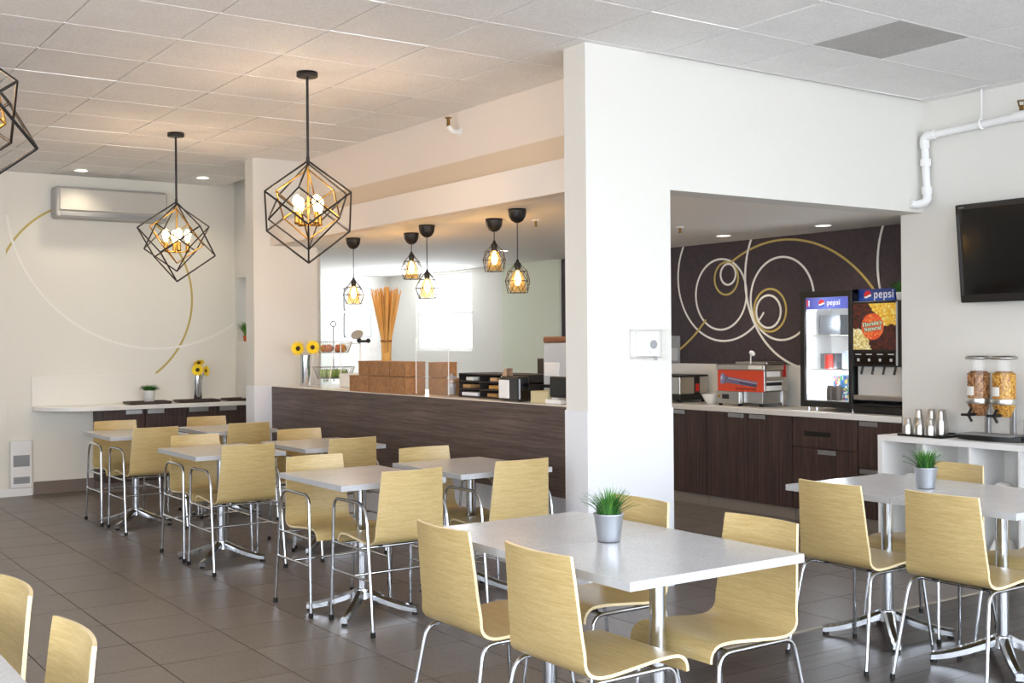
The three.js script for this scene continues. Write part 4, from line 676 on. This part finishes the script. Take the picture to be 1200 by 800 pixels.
  at(tag(mesh('brown_jar', lathe([[0, 0], [0.03, 0], [0.032, 0.01], [0.032, 0.09], [0.026, 0.1], [0.026, 0.115], [0, 0.115]], 18), std('#54483f', 0.4)), 'small brown jar before the carton in the fridge', 'jar', 'jars in the fridge'), -0.14, 0.087, 0.0);
  at(tag(mesh('brown_jar', lathe([[0, 0], [0.03, 0], [0.032, 0.01], [0.032, 0.09], [0.026, 0.1], [0.026, 0.115], [0, 0.115]], 18), std('#54483f', 0.4)), 'small brown jar before the carton in the fridge', 'jar', 'jars in the fridge'), -0.14, 0.087, 0.07 - 0.002);
  at(tag(mesh('red_can', lathe([[0, 0], [0.03, 0], [0.033, 0.008], [0.033, 0.1], [0.028, 0.112], [0, 0.11]], 18), M.red), 'red drink can on the middle shelf of the fridge', 'can'), -0.1, 0.336, -0.05);
  at(tag(mesh('dark_crate', bx(-0.1, 0.1, 0, 0.12, -0.08, 0.08), std('#4a4c4e', 0.6)), 'dark grey crate on the middle shelf of the fridge', 'crate'), 0.03, 0.336, -0.08 + 0.0);
  at(tag(mesh('dark_crate', bx(-0.1, 0.1, 0, 0.16, -0.1, 0.1), std('#43464a', 0.6)), 'dark grey crate on the upper shelf of the fridge', 'crate'), 0.03, 0.605, -0.06);
  at(tag(mesh('clear_tub', rb(-0.08, 0.08, 0, 0.14, -0.07, 0.07, 0.01), std('#b9c8d6', 0.3)), 'pale blue tub on the middle shelf of the fridge', 'tub'), 0.0, 0.336, 0.13);
}
{
  const t = thing('juice_dispenser', 'black four nozzle juice dispenser with fruit print beside fridge', 'drink dispenser', [7.45, WT, -5.605]); // z -0.245..0.245
  const a = -0.243, b = 0.243;
  mesh('back_body', rb(-0.03, 0.19, 0.02, 0.86, a, b, 0.008), M.black, t); mesh('base', rb(-0.2, 0.19, 0.005, 0.06, a, b, 0.006), M.black, t);
  mesh('head', rb(-0.2, 0, 0.36, 0.86, a, b - 0.035, 0.008), M.black, t); mesh('side_trim', rb(-0.202, -0.02, 0.1, 0.87, b - 0.034, b, 0.006), M.brushed, t);
  const hd = canvasTex(512, 130, (c, w, h) => { c.fillStyle = '#1d3a86'; c.fillRect(0, 0, w, h); c.fillStyle = '#2a56b4'; c.fillRect(0, 90, w, 40); globe(c, 130, 66, 52); c.fillStyle = '#dfe6f6'; c.font = 'bold 112px sans-serif'; c.fillText('pepsi', 212, 98); });
  mesh('header', bx(-0.12, 0.1, 0.86, 0.955, a, a + 0.34), M.blue, t); mesh('header_print', new THREE.PlaneGeometry(0.335, 0.092).rotateY(-Math.PI / 2).translate(-0.1212, 0.907, a + 0.17), std('#ffffff', 0.4, { map: hd }), t);
  const fr = canvasTex(512, 480, (c, w, h) => {
    let s = 9; const r = () => (s = (s * 16807) % 2147483647) / 2147483647;
    c.fillStyle = '#4a2018'; c.fillRect(0, 0, w, h); c.fillStyle = '#e8b73c'; c.beginPath(); c.moveTo(180, 0); c.lineTo(w, 0); c.lineTo(w, 230); c.lineTo(330, 200); c.fill(); c.fillStyle = '#e3cf86'; c.beginPath(); c.moveTo(0, 250); c.lineTo(170, 300); c.lineTo(220, h); c.lineTo(0, h); c.fill();
    for (let i = 0; i < 500; i++) { const x = r() * w, y = r() * h, q2 = c; const yellow = x + (h - y) * 0.7 > 520 && y < 230, pale = x < 190 && y > 260; q2.fillStyle = yellow ? ['#f3cf5a', '#dca52a', '#efdc8a'][i % 3] : pale ? ['#efe2a6', '#cdb560', '#f4ecc4'][i % 3] : ['#2c1210', '#5e1f1a', '#3a1d2a'][i % 3]; q2.beginPath(); q2.arc(x, y, 7 + r() * 9, 0, 7); q2.fill(); }
    c.fillStyle = '#e2572a'; for (let k = 0; k < 26; k++) { const u = k / 26 * 6.283; c.beginPath(); c.arc(230 + Math.cos(u) * 104, 240 + Math.sin(u) * 112, 28, 0, 7); c.fill(); } c.beginPath(); c.arc(230, 240, 112, 0, 7); c.fill(); c.fillStyle = '#f0884a'; for (let k = 0; k < 60; k++) { const u = r() * 6.283, d = 60 + r() * 62; c.beginPath(); c.arc(230 + Math.cos(u) * d, 240 + Math.sin(u) * d, 6 + r() * 6, 0, 7); c.fill(); }
    c.save(); c.translate(230, 236); c.rotate(-0.12); c.font = 'bold 52px serif'; c.textAlign = 'center'; c.lineWidth = 9; c.strokeStyle = '#1f6a4a'; c.strokeText("Florida's", 0, -8); c.strokeText('Natural', 0, 44); c.fillStyle = '#f6f0dc'; c.fillText("Florida's", 0, -8); c.fillText('Natural', 0, 44); c.restore();
  });
  mesh('fruit_print', new THREE.PlaneGeometry(0.4, 0.35).rotateY(-Math.PI / 2).translate(-0.2015, 0.665, -0.03), std('#ffffff', 0.4, { map: fr, emissive: '#ffffff', emissiveMap: fr, emissiveIntensity: 0.12 }), t).name = 'fruit_sign_print';
  mesh('lamp_strip', bx(-0.206, -0.2, 0.37, 0.85, 0.165, 0.178), M.lightGrey, t);
  mesh('selector_panel', rb(-0.206, -0.198, 0.375, 0.475, a + 0.02, 0.16, 0.003), M.blackGloss, t);
  for (let k = 0; k < 4; k++) { const z = -0.18 + k * 0.1; mesh('button', [rb(-0.209, -0.204, 0.4, 0.422, z - 0.011, z + 0.011, 0.002), bx(-0.208, -0.204, 0.45, 0.458, z - 0.026, z + 0.026)], M.lightGrey, t); mesh('nozzle', [bar(V(-0.175, 0.37, z + 0.02), V(-0.188, 0.3, z + 0.012), 0.009, 8)], M.black, t); }
  mesh('splash_panel', bx(-0.15, -0.03, 0.1, 0.362, a + 0.015, b - 0.035), std('#dcdcd8', 0.4, { metalness: 0.25 }), t); mesh('cup_ledge', rb(-0.215, -0.14, 0.105, 0.14, a + 0.02, b - 0.01, 0.004), M.steel, t); mesh('drip_tray', rb(-0.22, -0.03, 0.06, 0.075, a + 0.01, b - 0.01, 0.004), M.black, t);
}
{
  const t = thing('dispenser_plant', 'small grass plant in white pot atop the juice dispenser', 'plant', [7.4, WT + 0.86, -5.37 - 0.02], 0); t.position.x = 7.32; t.position.z = -5.45;
  mesh('pot', lathe([[0, 0], [0.03, 0], [0.036, 0.06], [0.033, 0.06], [0, 0.05]], 20), M.potWhite, t); mesh('leaves', blades(120, 0.03, 0.06, 0.12, 0.05, 0.05), M.leaf, t); mesh('leaves', blades(60, 0.03, 0.05, 0.1, 0.05, 0.05), M.leafDark, t);
  const f = thing('shadow_box_frame', 'black framed panel behind the plant on the dispenser', 'picture', [7.55, WT + 0.86, -5.43]); mesh('frame', [rb(-0.02, 0.02, 0, 0.19, -0.1, -0.085, 0.002), rb(-0.02, 0.02, 0, 0.19, 0.085, 0.1, 0.002), rb(-0.02, 0.02, 0.175, 0.19, -0.1, 0.1, 0.002), rb(-0.02, 0.02, 0, 0.015, -0.1, 0.1, 0.002)], M.black, f); mesh('panel', bx(0.0, 0.01, 0.01, 0.18, -0.09, 0.09), std('#20241d', 0.7), f);
}
{ const t = thing('wall_plate', 'grey plastic holder on the mural wall by the partition', 'holder', [XM - 0.001, 1.24, -8.27]); mesh('plate', rb(-0.03, 0, 0, 0.26, -0.07, 0.07, 0.01), M.grey, t); mesh('front_pocket', rb(-0.045, -0.028, 0.02, 0.14, -0.06, 0.06, 0.006), M.lightGrey, t); }
// ---------------------------------------------------------------- cubby shelf on the right and what stands on it
const SX = 6.73, ST = 0.783;
{
  const z0 = -5.215, t = thing('cubby_shelf', 'white open cubby shelf unit along the right wall', 'shelf', [SX, 0, z0]);
  const L = 1.46, D = 0.39, H = ST;
  mesh('top_board', rb(0, D, H - 0.04, H, 0, L, 0.002), M.white, t); mesh('bottom_board', rb(0, D, 0, 0.04, 0, L, 0.002), M.white, t);
  mesh('end_panel', rb(0.001, D, 0.04, H - 0.04, 0, 0.04, 0.002), M.white, t); mesh('end_panel', rb(0.001, D, 0.04, H - 0.04, L - 0.04, L, 0.002), M.white, t);
  for (let k = 1; k < 4; k++) mesh('divider', bx(0.003, D - 0.01, 0.04, H - 0.04, k * 0.35 + 0.012, k * 0.35 + 0.028), M.white, t);
  for (let k = 0; k < 4; k++) mesh('middle_shelf', bx(0.003, D - 0.01, 0.382, 0.398, k * 0.35 + (k ? 0.028 : 0.04), (k + 1) * 0.35 + (k < 3 ? 0.012 : 0.02)), M.white, t);
  mesh('back_panel', bx(D - 0.008, D - 0.002, 0.04, H - 0.04, 0.04, L - 0.04), M.white, t);
  const bowl = lathe([[0, 0.12], [0.03, 0.12], [0.06, 0.1], [0.085, 0.04], [0.09, 0], [0.086, 0], [0.08, 0.04], [0.056, 0.094], [0, 0.11]], 24);
  for (const [z, y] of [[0.17, 0.399], [0.86, 0.399], [0.86, 0.041], [0.52, 0.041]]) { const b = tag(mesh('upturned_bowl', bowl, M.whiteGloss), y > 0.3 ? (z < 0.5 ? 'upturned white bowl in upper cubby, at the partition end' : 'upturned white bowl in an upper cubby, below the cereal dispensers') : (z < 0.6 ? 'upturned white bowl in lower cubby, second from the partition end' : 'upturned white bowl in lower cubby, below the cereal dispensers'), 'bowl', 'upturned bowls in the cubby shelf'); b.position.set(SX + 0.16, y, z0 + z); }
}
{
  const t = thing('cup_tray', 'black tray under the steel tumblers on the cubby shelf', 'tray', [SX + 0.21, ST, -4.9]); mesh('base', rb(-0.16, 0.16, 0, 0.008, -0.18, 0.16, 0.004), M.black, t); mesh('rim', [rb(-0.165, 0.165, 0, 0.016, -0.185, -0.175, 0.003), rb(-0.165, 0.165, 0, 0.016, 0.155, 0.165, 0.003), rb(-0.165, -0.155, 0, 0.016, -0.185, 0.165, 0.003), rb(0.155, 0.165, 0, 0.016, -0.185, 0.165, 0.003)], M.black, t);
  const cup = (h) => lathe([[0, 0], [0.036, 0], [0.037, 0.005], [0.034, h * 0.55], [0.031, h * 0.62], [0.022, h * 0.92], [0.021, h], [0.016, h + 0.001], [0, h - 0.003]], 22), small = cup(0.115), tall = cup(0.17);
  for (const [x, z, g, l] of [[-0.11, -0.14, small, 'f'], [-0.1, -0.05, small, 'f'], [-0.1, 0.035, small, 'f'], [0.0, -0.13, tall, 'b'], [0.02, -0.04, tall, 'b'], [0.0, 0.05, tall, 'b'], [0.09, 0.0, tall, 'b'], [0.09, -0.09, tall, 'b']]) { const c = tag(mesh('steel_tumbler', g, M.steel), l === 'f' ? (z < -0.1 ? 'short steel tumbler at the partition end of black tray' : z < 0 ? 'short steel tumbler between two other short ones' : 'short steel tumbler at the cereal end of black tray') : 'tall steel tumbler behind the short ones on black tray', 'tumbler', l === 'f' ? 'short steel tumblers' : 'tall steel tumblers'); c.position.set(SX + 0.21 + x, ST + 0.009, -4.9 + z); }
}
{
  const t = thing('cereal_stand', 'black curved base of the cereal dispensers on the shelf', 'stand', [SX + 0.2, ST, -4.455]);
  const sh = new THREE.Shape(); sh.moveTo(-0.225, -0.12); sh.lineTo(0.225, -0.12); sh.lineTo(0.225, 0.04); sh.quadraticCurveTo(0, 0.17, -0.225, 0.04); sh.closePath();
  mesh('base', muv(new THREE.ExtrudeGeometry(sh, { depth: 0.03, bevelEnabled: true, bevelThickness: 0.004, bevelSize: 0.004, bevelSegments: 2, curveSegments: 14 }).rotateX(-Math.PI / 2).rotateY(Math.PI / 2).translate(0, 0.004, 0)), M.black, t);
  for (const z of [-0.092, 0.092]) mesh('pole', rb(0.075, 0.105, 0.036, 0.3, z - 0.018, z + 0.018, 0.004), M.brushed, t);
  mesh('drip_grid', bx(-0.12, 0.06, 0.037, 0.04, -0.2, 0.2), M.grey, t);
  for (const [z, c0, c1, l] of [[-0.092, '#6f4423', '#cf9c66', 'clear cereal canister of brown cereal, nearer the partition'], [0.092, '#9c5f1c', '#f2c25a', 'clear cereal canister of golden flakes, beside the brown cereal']]) {
    const o = thing('cereal_canister', l, 'dispenser', [SX + 0.19, ST + 0.11, -4.455 + z], 0, 'cereal canisters');
    mesh('glass_cylinder', lathe([[0.075, 0.15], [0.075, 0.42]], 32), M.acrylic, o); mesh('lid', lathe([[0, 0.425], [0.083, 0.425], [0.085, 0.435], [0.078, 0.447], [0, 0.45]], 32), M.steel, o); mesh('collar', lathe([[0.077, 0.13], [0.083, 0.132], [0.083, 0.165], [0.077, 0.168]], 32), M.steel, o);
    mesh('funnel', lathe([[0.075, 0.13], [0.045, 0.04], [0.04, -0.0]], 28), M.acrylic, o);
    const cm = std('#ffffff', 0.9, { map: (() => { const h2 = s => [1, 3, 5].map(k => parseInt(s.slice(k, k + 2), 16)); return tex(128, [[32, 1], [14, 0.8]], h2(c0), h2(c1), [2, 2.4], 95); })(), bumpMap: fine, bumpScale: 0.004 });
    const cereal = mesh('cereal', lathe([[0, 0.05], [0.042, 0.05], [0.07, 0.132], [0.07, 0.325], [0.05, 0.345], [0, 0.338]], 28), cm, o); cereal.userData.kind = 'stuff';
    const fl = new THREE.InstancedMesh(new THREE.IcosahedronGeometry(0.008, 0), std('#ffffff', 0.85), 420), mm = new THREE.Matrix4(), A0 = new THREE.Color(c0), A1 = new THREE.Color(c1); fl.name = 'cereal_pieces'; fl.userData.kind = 'stuff'; fl.castShadow = fl.receiveShadow = true;
    for (let k = 0; k < 420; k++) { const u = rnd() * 6.283, y = 0.06 + rnd() * 0.27, rr = y < 0.13 ? 0.034 + (y - 0.05) * 0.42 : 0.0665; mm.compose(V(Math.sin(u) * rr, y, Math.cos(u) * rr), new THREE.Quaternion().setFromEuler(new THREE.Euler(rnd() * 6, rnd() * 6, 0)), V(1, 0.55 + rnd() * 0.4, 1)); fl.setMatrixAt(k, mm); fl.setColorAt(k, A0.clone().lerp(A1, rnd())); }
    o.add(fl);
    mesh('label_card', new THREE.CylinderGeometry(0.0765, 0.0765, 0.06, 16, 1, true, -2.3, 0.9).translate(0, 0.215, 0), std('#f0efe9', 0.7, { side: THREE.DoubleSide }), o);
    const kn = [bar(V(-0.04, 0.06, 0), V(-0.13, 0.06, 0), 0.011, 8)]; for (let k = 0; k < 3; k++) { const a = k * 2.094 + 0.5; kn.push(bar(V(-0.12, 0.06, 0), V(-0.12, 0.06 + Math.cos(a) * 0.05, Math.sin(a) * 0.05), 0.009, 8)); } mesh('paddle_knob', kn, M.black, o);
    mesh('spout', lathe([[0.04, 0], [0.036, -0.02], [0.03, -0.02]], 20), M.acrylic, o);
  }
  const j = thing('blue_label_jar', 'brown jar with blue label at the shelf edge', 'jar', [SX + 0.17, ST, -4.155]); mesh('body', lathe([[0, 0], [0.05, 0], [0.052, 0.008], [0.052, 0.15], [0.045, 0.16], [0, 0.16]], 24), std('#9a6a42', 0.5), j); mesh('label_band', lathe([[0.0528, 0.02], [0.0528, 0.11]], 24), M.blue, j);
}
// ---------------------------------------------------------------- television, pipes, thermostat
{
  const t = thing('television', 'black flat television on the white side wall', 'television', [XR - 0.09, 1.7, -4.2]); t.rotation.z = 0.09;
  mesh('case', rb(-0.04, 0.02, 0, 0.665, -0.53, 0.53, 0.012, 2), M.black, t); mesh('screen', rb(-0.0425, -0.039, 0.055, 0.63, -0.48, 0.5, 0.001), M.screen, t); mesh('bezel_badge', bx(-0.042, -0.039, 0.64, 0.645, -0.5, -0.46), M.grey, t); mesh('speaker_strip', rb(-0.043, -0.038, 0.05, 0.6, -0.515, -0.5, 0.002), std('#2a3038', 0.3), t);
  mesh('bracket', bx(0.02, 0.075, 0.25, 0.5, -0.2, 0.2), M.blackMetal, t);
}
{
  const t = thing('sprinkler_pipe', 'white painted sprinkler pipe bending down the corner of the wall', 'pipe', [XR, 0, ZF]);
  const P = M.white; mesh('pipe_run', tube([[-0.06, 2.48, 0.07], [-0.06, 2.885, 0.05], [-0.06, 2.915, 1.0], [-0.06, 2.93, 6.6]], 0.026, [0, 0.06, 0.02, 0], 14), P, t);
  mesh('elbow', [tube([[-0.06, 2.8, 0.054], [-0.06, 2.887, 0.05], [-0.06, 2.889, 0.14]], 0.034, 0.07, 14)], P, t); mesh('coupling', cyl(0.037, 0.037, 0.05, -0.06, 2.7, 0.059, 16), P, t); mesh('coupling', cyl(0.037, 0.037, 0.05, -0.06, 2.5, 0.069, 16), P, t); mesh('outlet_elbow', tube([[-0.06, 2.5, 0.07], [-0.06, 2.42, 0.072], [-0.13, 2.4, 0.03], [-0.17, 2.41, 0.012]], 0.03, 0.06, 12), P, t);
  mesh('hanger', [bar(V(-0.06, 2.93, 0.5), V(-0.06, HC, 0.5), 0.006, 8), new THREE.TorusGeometry(0.034, 0.007, 8, 20).translate(-0.06, 2.905, 0.5)], P, t); mesh('tee', tube([[-0.06, 2.91, 0.74], [-0.06, 2.912, 0.85]], 0.036, 0, 14), P, t);
  mesh('sprinkler_head', [cyl(0.012, 0.016, 0.04, -0.06, 2.96, 0.79, 10), cyl(0.028, 0.028, 0.005, -0.06, 3.01, 0.79, 12), bar(V(-0.06, 2.97, 0.775), V(-0.06, 3.01, 0.765), 0.005), bar(V(-0.06, 2.97, 0.805), V(-0.06, 3.01, 0.815), 0.005)], std('#8a6a3a', 0.35, { metalness: 1 }), t);
}
{
  const t = thing('wall_sprinkler', 'brass sprinkler head on a white elbow on the bulkhead', 'sprinkler', [4.496, 2.99, -7.165]);
  mesh('elbow', tube([[0, 0, 0.03], [-0.06, 0, 0.02], [-0.08, 0.035, 0.0]], 0.02, 0.03, 12), M.white, t); mesh('escutcheon', cyl(0.03, 0.03, 0.006, 0, 0, 0, 16).rotateZ(q).translate(-0.003, 0, 0.03), M.white, t); mesh('head', [cyl(0.012, 0.014, 0.05, -0.082, 0.065, 0, 10), cyl(0.026, 0.026, 0.005, -0.082, 0.1, 0, 12), bar(V(-0.082, 0.08, -0.012), V(-0.082, 0.1, -0.018), 0.004), bar(V(-0.082, 0.08, 0.012), V(-0.082, 0.1, 0.018), 0.004)], std('#8a6a3a', 0.35, { metalness: 1 }), t);
  const s = thing('ceiling_sprinkler', 'small sprinkler head under the beverage station ceiling', 'sprinkler', [6.3, HS, -6.75], 0, 'ceiling sprinkler heads'); mesh('rose', cyl(0.03, 0.03, 0.006, 0, -0.003, 0, 16), M.white, s); mesh('head', [cyl(0.008, 0.01, 0.04, 0, -0.024, 0, 8), cyl(0.018, 0.018, 0.004, 0, -0.046, 0, 10)], std('#8a6a3a', 0.35, { metalness: 1 }), s);
  dup(s, [5.0, HS, -6.9], 0, 'small sprinkler head under the serving area ceiling');
}
{
  const t = thing('thermostat', 'round thermostat under clear guard on the partition', 'thermostat', [4.485, 1.357, ZF]);
  mesh('guard', [bx(-0.125, 0.125, 0.001, 0.006, 0, 0.07), bx(-0.125, 0.125, 0.161, 0.166, 0, 0.07), bx(-0.125, -0.12, 0, 0.166, 0, 0.07), bx(0.12, 0.125, 0, 0.166, 0, 0.07), bx(-0.125, 0.125, 0, 0.166, 0.066, 0.07)], M.acrylic, t); mesh('base_plate', rb(-0.075, 0.085, 0.01, 0.155, 0, 0.02, 0.006), M.white, t);
  mesh('dial', [cyl(0.045, 0.048, 0.03, 0, 0, 0, 28).rotateX(q).translate(0.02, 0.08, 0.03)], M.white, t); mesh('dial_face', cyl(0.026, 0.026, 0.006, 0, 0, 0, 24).rotateX(q).translate(0.02, 0.08, 0.047), M.grey, t); mesh('lock', rb(0.0, 0.018, -0.012, 0.01, 0.07, 0.082, 0.003), M.grey, t);
}
renderer.render(scene, camera);
